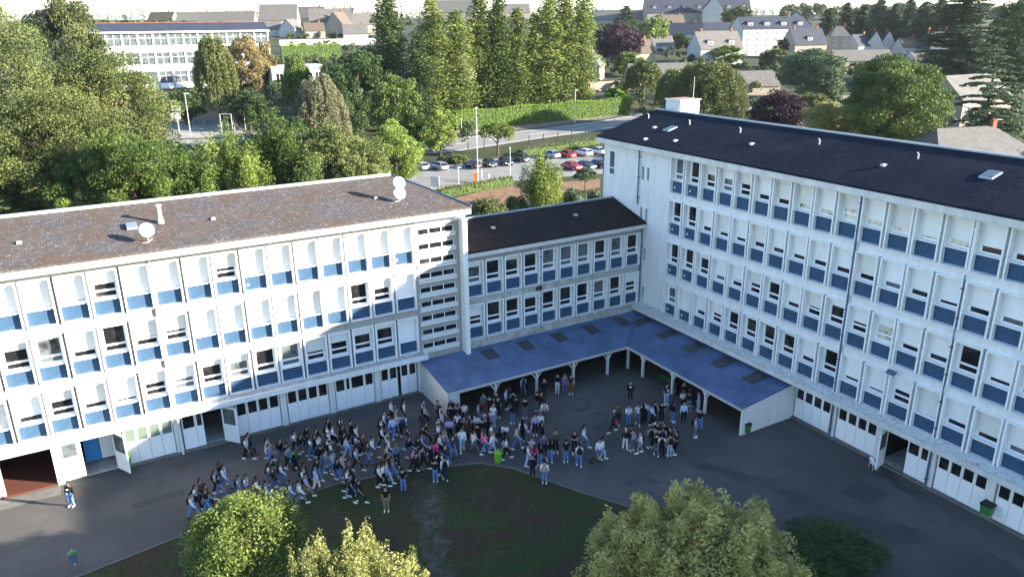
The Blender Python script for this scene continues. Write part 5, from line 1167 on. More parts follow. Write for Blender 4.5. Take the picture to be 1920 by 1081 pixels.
def house(label, u, vb, L_, D, hw, hr, ang, wall='hw', roof='rg', chim=1, dorm=0, win=(3, 2), name='house', cat='house', dz=0.0, hip=0.0, group=None):
    P = at(u, vb); e = tag(empty(name, (P.x, P.y, P.z-1.0+dz), CAMR+R(ang)), label, cat, group)
    hw += 1.0; b = MB(); b.box(-L_/2, L_/2, 0, D, 0, hw)
    for s in (-1, 1):
        if hip == 0: b.hexa([(s*L_/2-s*0.25, 0, hw), (s*L_/2-s*.25, D, hw), (s*L_/2-s*.25, D/2, hw+hr)], [(s*L_/2, 0, hw), (s*L_/2, D, hw), (s*L_/2, D/2, hw+hr)])
    b.build('wall', M[wall], e)
    o = 0.35; rb = MB(); T_ = 0.18; sl = hr/(D/2); hx = L_/2+0.2
    for s in (-1, 1):
        y0 = -o if s < 0 else D+o; z0 = hw-o*sl
        top = [(-hx, y0, z0+.1), (hx, y0, z0+.1), (hx-hip, D/2, hw+hr+.1), (-hx+hip, D/2, hw+hr+.1)]; rb.add(top+[(a, c, d+T_) for a, c, d in top],
            [(3, 2, 1, 0), (4, 5, 6, 7), (0, 1, 5, 4), (1, 2, 6, 5), (2, 3, 7, 6), (3, 0, 4, 7)])
    if hip:
        for s in (-1, 1): rb.add([(s*hx, -o, hw-o*sl+.28), (s*hx, D+o, hw-o*sl+.28), (s*(hx-hip), D/2, hw+hr+.28)], [(0, 1, 2)])
    ro = rb.build('roof', M[roof], e)
    for k in range(chim):
        cx = (-0.36+0.72*k/max(1, chim-1))*L_ if chim > 1 else L_*0.28
        c = MB(); c.box(cx-.45, cx+.45, D/2-.35, D/2+.35, hw+hr-1.2, hw+hr+1.3); c.box(cx-.52, cx+.52, D/2-.42, D/2+.42, hw+hr+1.3, hw+hr+1.42)
        for q in (-.25, .25): c.tube((cx+q, D/2, hw+hr+1.42), (cx+q, D/2, hw+hr+1.75), .12, .10, 6)
        c.build('chimney', M['brick'], ro)
    nx_, nz_ = win
    def wn(x, z, y=-0.04, w_=1.1, hh=1.35, par=e, gy=None):
        f = MB(); f.box(x-w_/2, x+w_/2, y, y+0.05, z, z+0.08); f.box(x-w_/2, x+w_/2, y, y+0.05, z+hh-.08, z+hh); f.box(x-w_/2, x-w_/2+.08, y, y+.05, z+.08, z+hh-.08); f.box(x+w_/2-.08, x+w_/2, y, y+.05, z+.08, z+hh-.08); f.box(x-.04, x+.04, y, y+.05, z+.08, z+hh-.08)
        fo = f.build('window', M['pvc'], par); g = MB(); g.box(x-w_/2+.08, x+w_/2-.08, y+.02, y+.035, z+.08, z+hh-.08); g.build('pane', M['glassC'], fo)
    for j in range(nz_):
        for i in range(nx_): wn((-0.5+(i+.5)/nx_)*L_, 1.0+0.9+j*2.8)
    for i in range(dorm):
        x = (-0.5+(i+.5)/dorm)*L_; zf = hw+hr*0.22; yf = D/2*0.22; dm = MB(); wd = min(2.6, L_/dorm*0.6)
        dm.box(x-wd/2, x+wd/2, yf, yf+D/2*.45, zf, zf+1.7); do = dm.build('dormer', M[wall], ro)
        d2 = MB(); d2.hexa([(x-wd/2-.15, yf-.2, zf+1.7), (x+wd/2+.15, yf-.2, zf+1.7), (x+wd/2+.15, yf+D/2*.55, zf+2.2), (x-wd/2-.15, yf+D/2*.55, zf+2.2)],
                           [(x-wd/2-.15, yf-.2, zf+1.9), (x+wd/2+.15, yf-.2, zf+1.9), (x+wd/2+.15, yf+D/2*.55, zf+2.4), (x-wd/2-.15, yf+D/2*.55, zf+2.4)]); d2.build('dormer_roof', M[roof], ro)
        wn(x, zf+.2, yf-.06, wd*.7, 1.2, ro)
    return e
H_ = house
H_('white house with two dormers and a grey roof, right of the bright rounded tree', 1352, 122, 20, 11, 6.5, 6.5, 18, 'hw', 'rg', 2, 2, (4, 2))
H_('large white mansion block with dark roof and four dormers', 1452, 104, 34, 14, 12, 5, 12, 'hw', 'rd', 1, 4, (7, 4))
H_('white gable annexe at the right end of the large mansion block', 1512, 92, 14, 16, 12, 6, 80, 'hw', 'rd', 1, 0, (3, 3))
H_('beige house with dark roof and one wide dormer, right of mansion block', 1518, 112, 16, 11, 6.5, 6.5, 14, 'hb', 'rd', 2, 1, (3, 2))
H_('tall narrow beige house with pale pyramid roof, behind dark garden tree', 1572, 104, 9, 10, 8.5, 4.5, -8, 'hb', 'rg', 1, 0, (2, 3), hip=3.5)
H_('low dark roofed cottage left of the twin white gables', 1622, 100, 11, 9, 3.5, 5, 30, 'hw', 'rd', 1, 0, (2, 1))
H_('first of the twin white gabled cottages at the forest foot', 1652, 99, 9, 8, 4, 6, 75, 'hw', 'rd', 1, 0, (1, 1))
H_('second of the twin white gabled cottages, with slimmer gable', 1674, 98, 9, 7, 4, 6, 75, 'hw', 'rd', 1, 0, (1, 1))
H_('small cottage with brown roof right of the twin gables', 1708, 103, 10, 8, 3.5, 4, 12, 'hw', 'rb', 1, 0, (2, 1))
H_('dark steep roofed stone house beside the tall dark spruce', 1763, 108, 12, 10, 4, 8, 10, 'hs', 'rd', 2, 0, (2, 1), hip=3)
H_('small white bungalow with grey roof in front of dark steep roof', 1740, 124, 13, 9, 3, 2.5, 8, 'hw', 'rg', 0, 0, (3, 1))
H_('long pale grey roof just above the very large rounded tree', 1620, 128, 26, 10, 3, 4, 6, 'hb', 'rg', 0, 0, (3, 1))
H_('grey roofed white house at the right edge, behind the drooping cedar', 1845, 232, 20, 12, 6, 5.5, 28, 'hb', 'rg', 0, 0, (4, 2))
H_('beige bungalow with broad grey roof, right of the feathery olive trees', 1415, 178, 17, 12, 2.6, 4.2, 10, 'hb', 'rg', 0, 0, (4, 1))
H_('long low grey roofed building behind the feathery olive trees', 1262, 160, 30, 10, 3, 4, 8, 'hb', 'rg', 0, 0, (6, 1))
H_('small stone house with steep gable at the foot of the purple beech', 1128, 150, 8, 9, 5, 5, 70, 'hs', 'rg', 1, 0, (1, 1))
H_('grand slate roofed manor with a row of dormers on the skyline', 1310, 50, 78, 18, 10, 13, 4, 'hs', 'rd', 4, 7, (14, 2))
H_('white gabled central pavilion of the skyline manor', 1352, 52, 12, 14, 13, 8, 82, 'hw', 'rd', 0, 0, (2, 3))
H_('long grey roofed house left of the skyline manor', 1170, 48, 46, 12, 4, 7, -6, 'hb', 'rg', 2, 0, (7, 1))
H_('white fronted house with dark roof at the top, right of poplars', 1180, 26, 28, 12, 6, 8, 40, 'hw', 'rd', 1, 0, (4, 2))
H_('red chimneyed brown roofed house below the skyline manor', 1262, 58, 18, 10, 4, 6, 14, 'hw', 'rb', 2, 0, (3, 1))
H_('dark blue roofed house with red chimneys, above white two dormer house', 1282, 78, 20, 10, 4, 5.5, -10, 'hw', 'rd', 2, 0, (3, 1))
H_('dark roofed terrace with several red chimneys, left of mansion block', 1342, 68, 34, 9, 4, 4, 5, 'hb', 'rd', 4, 0, (6, 1))
H_('white flat fronted house at the top, between poplars and blue cedar', 1140, 30, 22, 9, 6, 2, 5, 'hw', 'rg', 0, 0, (3, 1))
H_('tan gabled stone house, largest in the upper left group', 622, 66, 24, 13, 7.5, 7, 12, 'hs', 'rg', 2, 0, (3, 2))
H_('small gabled stone house right of the largest tan one', 655, 68, 12, 12, 6, 7, 72, 'hs', 'rb', 1, 0, (2, 2))
H_('white house with broad grey roof, left end of upper left group', 523, 56, 24, 14, 6, 9.5, 6, 'hw', 'rg', 0, 0, (3, 1))
H_('dark grey roofed house behind tan gabled stone house', 575, 50, 26, 12, 6, 8, -5, 'hb', 'rg', 2, 0, (3, 1))
H_('grey house at the edge of the tall dark evergreen', 684, 66, 14, 12, 6, 6, 20, 'hs', 'rg', 1, 0, (2, 1))
H_('small white gable in front of the grey roofed houses at upper left', 562, 70, 9, 10, 4.5, 5, 74, 'hw', 'rg', 0, 0, (1, 1))
H_('long slate roofed row behind the far school', 425, 52, 40, 12, 4, 7, 3, 'hb', 'rg', 3, 0, (6, 1))
H_('roof showing between the left pines', 105, 52, 30, 12, 5, 7, 0, 'hs', 'rb', 1, 0, (4, 1))
H_('pale apartment tower block on the left skyline', 524, 30, 45, 18, 30, 1, 0, 'hw', 'rg', 0, 0, (10, 7), 'apartment_block', 'building')
H_('grey roof showing between the two tallest poplars', 850, 40, 40, 14, 8, 10, 0, 'hb', 'rg', 1, 0, (5, 1))
H_('stone house with chimney hidden by poplars', 878, 150, 14, 10, 6, 6, 60, 'hw', 'rb', 1, 0, (2, 2))
H_('grey hipped roof with square chimney, behind right end of black roof', 1852, 335, 22, 14, 3.5, 4.5, 14, 'hb', 'rg', 1, 0, (3, 1), hip=5)
H_('small slate roofed house in the trees above far school roof', 355, 50, 22, 11, 4, 6, 8, 'hs', 'rg', 1, 0, (3, 1))
H_('brown roofed house left of the slate roofed row', 300, 50, 20, 11, 4, 6, -12, 'hb', 'rb', 1, 0, (3, 1))
H_('low grey house in front of the broad roofed white house', 500, 68, 16, 9, 3.5, 4, 10, 'hw', 'rg', 1, 0, (3, 1))
H_('stone cottage between small white gable and tan gabled house', 592, 72, 11, 9, 4, 4, 20, 'hs', 'rb', 1, 0, (2, 1))
H_('narrow grey house behind the tan gabled stone house', 640, 50, 18, 11, 6, 7, -10, 'hs', 'rg', 2, 0, (2, 1))
H_('white house peeping over the pale wall, left of tall dark evergreen', 668, 78, 13, 9, 4, 4.5, 14, 'hw', 'rg', 1, 0, (2, 1))
H_('grey roofed house on the skyline behind the poplars', 960, 36, 36, 12, 6, 8, 5, 'hb', 'rg', 1, 0, (4, 1))
H_('small brown roofed house right of the purple beech', 1205, 118, 12, 9, 4, 5, 25, 'hb', 'rb', 1, 0, (2, 1))
H_('grey roofed house between bright rounded tree and manor', 1232, 72, 16, 10, 4, 5.5, -15, 'hb', 'rg', 1, 0, (3, 1))
H_('white cottage at the left of the dark round garden tree', 1245, 100, 11, 8, 3.5, 4, 15, 'hw', 'rg', 1, 0, (2, 1))
# garden walls
def wall_line(label, u0, v0, u1, v1, hh, mat='hb', name='garden_wall'):
    P, Q = at(u0, v0), at(u1, v1); d = (Q-P); n_ = Vector((-d.y, d.x, 0)).normalized()*0.12; e = tag(empty(name, P), label, 'wall'); b = MB(); up = Vector((0, 0, hh)); z0 = Vector((0, 0, -.5))
    b.hexa([z0-n_, z0+n_, up+n_, up-n_], [d+z0-n_, d+z0+n_, d+up+n_, d+up-n_]); b.build('wall', M[mat], e)
    c = MB(); n2 = n_*1.5; c.hexa([up-n2, up+n2, up+n2+Vector((0, 0, .08)), up-n2+Vector((0, 0, .08))], [d+up-n2, d+up+n2, d+up+n2+Vector((0, 0, .08)), d+up-n2+Vector((0, 0, .08))]); c.build('coping', M['kerb'], e)
wall_line('long pale wall over the far dark green garden hedge', 525, 88, 705, 84, 3.2, 'hw')
wall_line('pale garden wall at the foot of poplars, right side', 1102, 172, 1185, 168, 3.0, 'hb')
wall_line('grey wall beside the purple beech behind the black roof', 1372, 200, 1425, 192, 1.4, 'hs')
wall_line('low wall behind the lone lamp, near white roof box', 1180, 186, 1250, 190, 1.6, 'hb')

# far school
P0 = at(185, 172); P1 = at(512, 158); dx = P1-P0; Ls = Vector((dx.x, dx.y, 0)).length; fa = math.atan2(dx.y, dx.x)
e = tag(empty('school_building', (P0.x, P0.y, P0.z-0.5), fa), 'far three storey white school with dark roof at upper left, beyond the court', 'building')
pxm = FPX/proj(P1)[2]; HT = 96/pxm; fl_ = HT/3.05
b = MB(); b.box(0, Ls, 0.3, 11, 0, HT+.3); b.build('wall', M['hw'], e)
nb = 12; bw = Ls/nb; f = MB()
for i in range(nb+1): f.box(i*bw-.22, i*bw+.22, 0.0, 0.3, 0, HT+.2)
for k in range(4): f.box(0, Ls, -0.02, 0.3, k*fl_+.3, k*fl_+.75)
f.build('frame_grid', M['hw'], e)
for i in range(nb):
    for k in range(3):
        z = k*fl_+.75; w_ = MB(); gx0, gx1 = i*bw+.25, (i+1)*bw-.25; w_.box(gx0, gx1, .12, .22, z, z+1.3)
        zz0, zz1 = z+1.3, z+fl_-.5
        w_.box(gx0, gx1, .15, .22, zz0, zz0+.1); w_.box(gx0, gx1, .15, .22, zz1-.1, zz1)
        for q in (0, .5, 1): w_.box(gx0+(gx1-gx0-.1)*q, gx0+(gx1-gx0-.1)*q+.1, .15, .22, zz0+.1, zz1-.1)
        w_.box(gx0, gx1, .15, .20, zz0+(zz1-zz0)*.6, zz0+(zz1-zz0)*.6+.08)
        wo = w_.build('window', M['pvc'], e); g = MB(); g.box(gx0+.05, gx1-.05, .23, .26, zz0+.05, zz1-.05); g.build('pane', M['glassC'], wo)
rb = MB(); rb.hexa([(-.5, -.6, HT+.3), (-.5, 11.6, HT+.3), (-.5, 5.5, HT+2.9)], [(Ls+.5, -.6, HT+.3), (Ls+.5, 11.6, HT+.3), (Ls+.5, 5.5, HT+2.9)]); rb.build('roof', M['rd'], e)
b = MB(); b.box(-.5, Ls+.5, 5.35, 5.65, HT+2.85, HT+3.0); b.build('ridge_cap', M['brick'], e)
b = MB(); b.box(-.5, Ls+.5, -.75, -.6, HT, HT+.45); b.build('fascia', M['pvc'], e)
# annexe
Pa = at(515, 186); Pb = at(618, 180); dx = Pb-Pa; La = Vector((dx.x, dx.y, 0)).length; e = tag(empty('annexe_building', (Pa.x, Pa.y, Pa.z-.4), math.atan2(dx.y, dx.x)), 'low white annexe on a grey base, right of the far school', 'building')
b = MB(); b.box(0, La, 0, 12, 3.6, 9.0); b.build('wall', M['hw'], e); b = MB(); b.box(0.02, La-.02, .05, 11.9, 0, 3.6); b.build('base_wall', M['hs'], e); b = MB(); b.box(-.3, La+.3, -.4, 12.3, 9.0, 9.4); b.build('roof', M['hw'], e)
for i in range(5):
    f = MB(); x = 1+i*(La-2)/5; f.box(x, x+2.2, -.06, 0, 5.0, 5.1); f.box(x, x+2.2, -.06, 0, 7.5, 7.6); f.box(x, x+.1, -.06, 0, 5.1, 7.5); f.box(x+1.05, x+1.15, -.06, 0, 5.1, 7.5); f.box(x+2.1, x+2.2, -.06, 0, 5.1, 7.5); fo = f.build('window', M['pvc'], e)
    g = MB(); g.box(x+.05, x+2.15, -.035, -.01, 5.05, 7.55); g.build('pane', M['glass'], fo)

# surfaces following the terrain
def strip(name, A, B, mat, dz, n=24, m_=6, kind='structure'):
    def pl(Q, t):
        k = min(len(Q)-2, int(t*(len(Q)-1))); f_ = t*(len(Q)-1)-k; return Q[k].lerp(Q[k+1], f_)
    vs = []
    for i in range(n+1):
        a, c = pl(A, i/n), pl(B, i/n)
        for j in range(m_+1): p = a.lerp(c, j/m_); vs.append((p.x, p.y, h(p.x, p.y)+dz))
    b = MB(); b.add(vs, [(i*(m_+1)+j, (i+1)*(m_+1)+j, (i+1)*(m_+1)+j+1, i*(m_+1)+j+1) for i in range(n) for j in range(m_)]); o = b.build(name, mat, smooth=True); o['kind'] = kind; return o
A_ = [at(*q) for q in ((700, 300), (860, 284), (1000, 262), (1130, 244), (1230, 226), (1330, 208))]
B_ = [at(*q) for q in ((700, 270), (860, 258), (1000, 243), (1130, 226), (1230, 208), (1330, 190))]
strip('road', A_, B_, M['asphaltR'], 0.03)
def off(Q, k): return [a.lerp(c, k) for a, c in zip(*Q)]
strip('road_marking', off((A_, B_), 0.06), off((A_, B_), 0.08), M['paint'], 0.045, m_=1); strip('road_marking', off((A_, B_), 0.93), off((A_, B_), 0.95), M['paint'], 0.045, m_=1)
for i in range(1, 18, 2):
    def pp(k, t):
        Q = off((A_, B_), k); t *= len(Q)-1; j = min(len(Q)-2, int(t)); return Q[j].lerp(Q[j+1], t-j)
    strip('road_marking', [pp(.49, i/18), pp(.49, (i+.9)/18)], [pp(.51, i/18), pp(.51, (i+.9)/18)], M['paint'], 0.045, n=3, m_=1)
C_ = [at(*q) for q in ((850, 254), (1000, 240), (1130, 222), (1190, 212))]; D_ = [at(*q) for q in ((850, 246), (1000, 233), (1130, 217), (1190, 206))]
strip('pavement', C_, D_, noisy('reddish_path', (0.22, 0.16, 0.125), (0.17, 0.13, 0.10), .8, .9), 0.10)
strip('kerb', [at(850, 256), at(1000, 242), at(1130, 224.5), at(1200, 213)], [at(850, 254.6), at(1000, 240.7), at(1130, 223), at(1200, 211.6)], M['kerb'], 0.12, m_=1)
strip('car_park', [at(*q) for q in ((700, 362), (820, 352), (960, 340), (1130, 326))], [at(*q) for q in ((700, 312), (820, 302), (960, 296), (1130, 282))], M['asphaltR'], 0.035)
strip('car_park_lane', [at(700, 372), at(770, 368), at(830, 366)], [at(700, 345), at(770, 343), at(830, 340)], M['asphaltR'], 0.05, n=8)
strip('planting_bed', [at(*q) for q in ((850, 395), (930, 385), (1000, 372), (1125, 352))], [at(*q) for q in ((850, 372), (930, 352), (1000, 346), (1125, 336))], M['earth'], 0.03)
strip('planting_bed', [at(*q) for q in ((310, 238), (400, 236), (470, 232))], [at(*q) for q in ((310, 205), (400, 202), (470, 200))], M['earth'], 0.04)
strip('sports_court', [at(*q) for q in ((290, 262), (400, 258), (520, 252))], [at(*q) for q in ((290, 236), (400, 233), (520, 229))], noisy('pale_court', (0.26, 0.25, 0.235), (0.21, 0.205, 0.19), .3, .9), 0.05)
strip('path', [at(*q) for q in ((290, 275), (400, 270), (470, 266))], [at(*q) for q in ((290, 264), (400, 260), (470, 256))], M['asphaltR'], 0.05)
strip('path', [at(1380, 235), at(1480, 215), at(1600, 200)], [at(1380, 205), at(1480, 190), at(1600, 178)], M['asphaltR'], 0.05)
strip('path', [at(1870, 262), at(1920, 250), at(1990, 240)], [at(1860, 240), at(1920, 228), at(1990, 215)], M['asphaltR'], 0.05)
for i, (u, v) in enumerate(((806, 318), (842, 316), (872, 314), (905, 312), (936, 309), (962, 306), (1046, 297), (1080, 295), (1112, 292))):
    P = at(u, v+4); Q = P+Vector((-2.3, 4.4, 0)); s = Vector((.06, .03, 0)); strip('parking_line', [P-s, Q-s], [P+s, Q+s], M['paint'], 0.055, n=3, m_=1)

# cars
CARM = {}
def carpaint(c):
    if c not in CARM:
        mt = plain('car_paint', c, 0.3, 0.3, 0.6); mt.node_tree.nodes['Principled BSDF'].inputs['Coat Weight'].default_value = 0.6; CARM[c] = mt
    return CARM[c]
def car_parts(wagon=False, suv=False):
    k = 1.12 if suv else 1.0
    prof = [(-2.05, .35, .62, .70), (-1.98, .28, .86*k, .82), (-1.1, .22, .96*k, .86), (-.85, .22, .99*k, .86), (.9, .22, 1.0*k, .86), (1.75, .25, .98*k if not wagon else 1.0*k, .85), (2.02, .32, .80*k, .78), (2.08, .38, .6, .72)]
    b = MB(); vs = []; n = 8
    for x, z0, z1, w_ in prof:
        vs += [(x, -w_*.92, z0), (x, -w_, z0+.15), (x, -w_, z1-.14), (x, -w_*.88, z1), (x, w_*.88, z1), (x, w_, z1-.14), (x, w_, z0+.15), (x, w_*.92, z0)]
    fs = [(i*n+j, i*n+(j+1) % n, (i+1)*n+(j+1) % n, (i+1)*n+j) for i in range(len(prof)-1) for j in range(n)]
    fs += [tuple(range(n))[::-1], tuple(range((len(prof)-1)*n, len(prof)*n))]; b.add(vs, fs); body = b
    rear = 1.95 if (wagon or suv) else 1.55; roof_b = 1.55 if (wagon or suv) else .95
    c = MB(); g = MB()
    base = [(-.95, -.78, .97*k), (rear, -.76, .97*k), (rear, .76, .97*k), (-.95, .78, .97*k)]; top = [(-.28, -.58, 1.42*k), (roof_b, -.58, 1.42*k), (roof_b, .58, 1.42*k), (-.28, .58, 1.42*k)]
    g.hexa(base, top)
    c.hexa([(-.32, -.60, 1.415*k), (roof_b+.06, -.60, 1.415*k), (roof_b+.06, .60, 1.415*k), (-.32, .60, 1.415*k)], [(-.2, -.5, 1.475*k), (roof_b-.05, -.5, 1.475*k), (roof_b-.05, .5, 1.475*k), (-.2, .5, 1.475*k)])
    for s in (-1, 1):
        for (p, q) in (((-.95, .785*s, .97*k), (-.28, .585*s, 1.43*k)), ((rear, .765*s, .97*k), (roof_b, .585*s, 1.43*k)), ((.45, .785*s, .97*k), (.42, .585*s, 1.43*k))): c.tube(p, q, .035, .035, 5)
    w_ = MB(); w_.tube((0, -.10, 0), (0, .10, 0), .31, .31, 14); rim = MB(); rim.tube((0, -.115, 0), (0, .115, 0), .19, .19, 10)
    hl = MB(); hl.box(-.03, .03, -.16, .16, -.06, .06)
    pl = MB(); pl.box(-.02, .02, -.25, .25, -.055, .055)
    return dict(body=body, cabin=c, windows=g, wheel=w_.mesh('wheel', M['black']), rim=rim.mesh('rim', M['lamp']), hl=hl.mesh('headlight', M['sign']), tl=hl.mesh('tail_light', plain('tail_red', (.45, .02, .02), .3)), pl=pl.mesh('number_plate', M['sign']))
CP = {}
def car(label, u, v, c, heading, wagon=False, suv=False):
    key = (wagon, suv)
    if key not in CP:
        q = car_parts(wagon, suv); q['bm'] = q['body'].mesh('body', M['black'], True); q['cm'] = q['cabin'].mesh('cabin', M['black']); q['wm'] = q['windows'].mesh('windows', M['glass']); CP[key] = q
    q = CP[key]; P = at(u, v); e = tag(empty('parked_car', (P.x, P.y, P.z+.04), R(heading)), label, 'car', 'cars in the car park')
    bo = link('body', q['bm'], e); omat(bo, carpaint(c)); cb = link('roof', q['cm'], e); omat(cb, carpaint(c)); link('windows', q['wm'], e)
    for x in (-1.3, 1.3):
        for y in (-.76, .76): w_ = link('wheel', q['wheel'], e, (x, y, .31)); link('rim', q['rim'], w_)
    for y in (-.62, .62): link('headlight', q['hl'], e, (-2.05, y, .66)); link('tail_light', q['tl'], e, (2.045, y, .72))
    link('number_plate', q['pl'], e, (2.09, 0, .52)); link('number_plate', q['pl'], e, (-2.07, 0, .45))
HD = 100
car('silver hatchback half hidden by the bright rounded tree', 789, 318, (.42, .43, .46), -HD+15, wagon=True)
car('silver blue estate car, second from the left in the car park', 824, 318, (.30, .34, .42), -HD+15, wagon=True)
car('black car parked behind the tall pale pole', 886, 315, (.012, .012, .015), -HD+15)
car('dark grey green car right of the tall pale pole, nose to the lane', 918, 312, (.035, .05, .05), HD-20)
car('dark navy car, between the grey green one and the big dark one', 948, 309, (.015, .02, .035), HD-20)
car('big dark off road car left of the bright green tree', 976, 303, (.03, .04, .04), -HD+15, suv=True)
car('pale blue car behind the top of the bright green tree', 1034, 296, (.30, .38, .42), -HD+15)
car('red hatchback beside the white one', 1063, 295, (.45, .02, .03), -HD+15)
car('white hatchback between the red one and the silver one', 1094, 292, (.75, .75, .76), -HD+15, wagon=True)
car('silver car next to the right wing wall', 1120, 289, (.42, .45, .50), -HD+15)
car('red car showing only its roof, in the nearer row', 1072, 318, (.40, .02, .03), HD)
car('dark blue car in the nearer row, next to the low red one', 1098, 317, (.03, .06, .12), HD)
car('black car in the nearer row, against the right wing wall', 1124, 314, (.015, .015, .02), HD)
car('small white car by the grey roofed house at the right edge', 1915, 196, (.6, .6, .62), 60)

# lamps and poles
def lamp(label, u, vb, vt, arm=0.5, r=.08):
    P = at(u, vb); hh = tall(P, vt); e = tag(empty('street_lamp', P, CAMR), label, 'street lamp'); b = MB(); b.tube((0, 0, 0), (0, 0, hh), r*1.3, r*.8, 8); b.build('pole', M['lamp'], e)
    b = MB(); b.hexa([(-.12, -.15, hh-.02), (arm, -.12, hh+.05), (arm, .12, hh+.05), (-.12, .15, hh-.02)], [(-.12, -.15, hh+.14), (arm, -.1, hh+.15), (arm, .1, hh+.15), (-.12, .15, hh+.14)]); b.build('lamp_head', M['sign'], e)
lamp('tall lamp standing on the basketball court', 358, 256, 176, .8)
lamp('very tall pale pole in the middle of car park, by orange box', 896, 338, 203, .3, .07)
lamp('lamp post on the roadside hedge, left of the pair', 1078, 231, 170, .8)
lamp('lamp post on the roadside hedge, right of the pair', 1152, 232, 178, .7)
lamp('small lamp before the low clipped hedge, left of orange box', 860, 350, 315, .5, .06)
lamp('thin grey pole rising from the dark parked cars', 957, 332, 278, .1, .05)
lamp('distant lamp left of the road crossing', 866, 255, 224, .1, .06)
lamp('short lamp peeping over the shrubs left of long hedge', 832, 205, 188, .6, .08)
lamp('lamp between the white two dormer house and feathery trees', 1382, 118, 98, .9, .1)
def bollards():
    for i, (u, v, vt) in enumerate(((878, 282, 268), (908, 279, 262), (992, 269, 254), (1019, 265, 251), (1046, 262, 247.5), (1072, 258, 245), (1098, 255, 242), (1123, 252, 239))):
        P = at(u, v); hh = tall(P, vt); b = MB(); b.tube((0, 0, 0), (0, 0, hh), .10, .09, 8); b.tube((0, 0, hh), (0, 0, hh+.06), .11, .07, 8); o = b.build('bollard', M['black'], None, P)
        tag(o, 'slim black roadside bollard between road and parked cars', 'bollard', 'black bollards along the road')
bollards()
for (u, v, vt, lb) in ((904, 337, 320, 'white post just right of the orange box'), (917, 334, 326, 'shorter white post, second from orange box'), (846, 305, 296, 'white stub post by the shrubs left of black car'), (856, 308, 299, 'white stub post behind the silver estate')):
    P = at(u, v); hh = tall(P, vt); b = MB(); b.tube((0, 0, 0), (0, 0, hh), .07, .06, 8); b.tube((0, 0, hh), (0, 0, hh+.05), .08, .03, 8); tag(b.build('marker_post', M['sign'], None, P), lb, 'post')
P = at(892, 342); b = MB(); b.box(-.28, .28, -.25, .25, 0, 1.6); b.hexa([(-.32, -.28, 1.6), (.32, -.28, 1.6), (.32, .28, 1.6), (-.32, .28, 1.6)], [(-.25, -.2, 1.7), (.25, -.2, 1.7), (.25, .2, 1.7), (-.25, .2, 1.7)]); tag(b.build('ticket_machine', M['orange'], None, P, CAMR), 'orange box at the foot of very tall pale pole', 'ticket box')
e = tag(empty('notice_board', at(816, 356), CAMR-.3), 'white blank sign board behind the end of brown roof', 'sign'); b = MB(); b.box(-.75, .75, -.03, .03, .5, 2.2); b.build('panel', M['sign'], e)
b = MB(); b.tube((-.6, .05, 0), (-.6, .05, 2.2), .04, .04, 6); b.build('leg', M['lamp'], e); b = MB(); b.tube((.6, .05, 0), (.6, .05, 2.2), .04, .04, 6); b.build('leg', M['lamp'], e)
def hoop(label, u, vb, vt):
    P = at(u, vb); hh = tall(P, vt); e = tag(empty('basketball_hoop', P, CAMR), label, 'basketball hoop'); b = MB(); b.tube((0, .5, 0), (0, .5, hh-.6), .09, .08, 8); b.tube((0, .5, hh-.7), (0, .05, hh-.7), .06, .06, 6); b.build('pole', M['lamp'], e)
    b = MB(); b.box(-1.0, 1.0, -.03, .03, hh-1.3, hh); bb = b.build('backboard', M['sign'], e); b = MB(); n = 12
    b.path([(0.23*math.cos(i*2*math.pi/n), -.30+.23*math.sin(i*2*math.pi/n), hh-1.0) for i in range(n+1)], .02, 4); b.build('rim', M['orange'], bb)
hoop('nearer and lower of the two basketball hoops', 335, 252, 212); hoop('farther basketball hoop, whose board shows above the other', 336, 243, 197)
def goal(label, u, vb, vt, wd):
    P = at(u, vb); hh = tall(P, vt); e = tag(empty('goal_frame', P, CAMR-.2), label, 'goal'); b = MB(); b.tube((0, 0, 0), (0, 0, hh), .07, .07, 6); b.build('post', M['lamp'], e); b = MB(); b.tube((wd, .6, 0), (wd, .6, hh), .07, .07, 6); b.build('post', M['lamp'], e); b = MB(); b.tube((0, 0, hh), (wd, .6, hh), .06, .06, 6); b.build('crossbar', M['lamp'], e)
goal('grey goal frame at the right of the court lamp', 417, 254, 214, 2.4); goal('second goal frame, half hidden by pointed trees', 441, 250, 214, 2.4)
e = tag(empty('court_fence', at(300, 237)), 'low blue grey fence at the back of the basketball court', 'fence'); P = at(300, 237); Q = at(520, 229); d = Q-P
b = MB(); b.hexa([Vector((0, 0, .1)), Vector((0, .05, .1)), Vector((0, .05, 1.1)), Vector((0, 0, 1.1))], [d+Vector((0, 0, .1)), d+Vector((0, .05, .1)), d+Vector((0, .05, 1.1)), d+Vector((0, 0, 1.1))]); b.build('mesh_panel', plain('fence_blue', (.10, .15, .17), .7), e)
for i in range(12): b = MB(); p = d*(i/11)+Vector((0, -.05, 0)); b.tube(p, p+Vector((0, 0, 1.3)), .04, .04, 6); b.build('fence_post', M['lamp'], e)
# white kiosk behind the trees
e = tag(empty('kiosk', at(548, 362), CAMR), 'small white hut glimpsed between the trees behind the brown roof', 'hut'); b = MB(); b.box(-2.2, 2.2, 0, 3, 0, 3.0); b.build('wall', M['hw'], e); b = MB(); b.box(-.3, .5, -.05, 0, 1.0, 2.4); b.build('door', M['glass'], e); b = MB(); b.box(-2.5, 2.5, -.3, 3.3, 3.0, 3.2); b.build('roof', M['hw'], e)

for (u, v, lb) in ((1180, 905, 'round iron manhole cover in the right of the yard'), (700, 800, 'round iron manhole cover hidden in the walking crowd'), (300, 905, 'round iron manhole cover on the left asphalt')):
    P = at(u, v); b = MB(); b.tube((0, 0, 0.0), (0, 0, .012), .33, .33, 20); o = b.build('manhole_cover', M['wet'], None, (P.x, P.y, 0)); tag(o, lb, 'manhole cover')
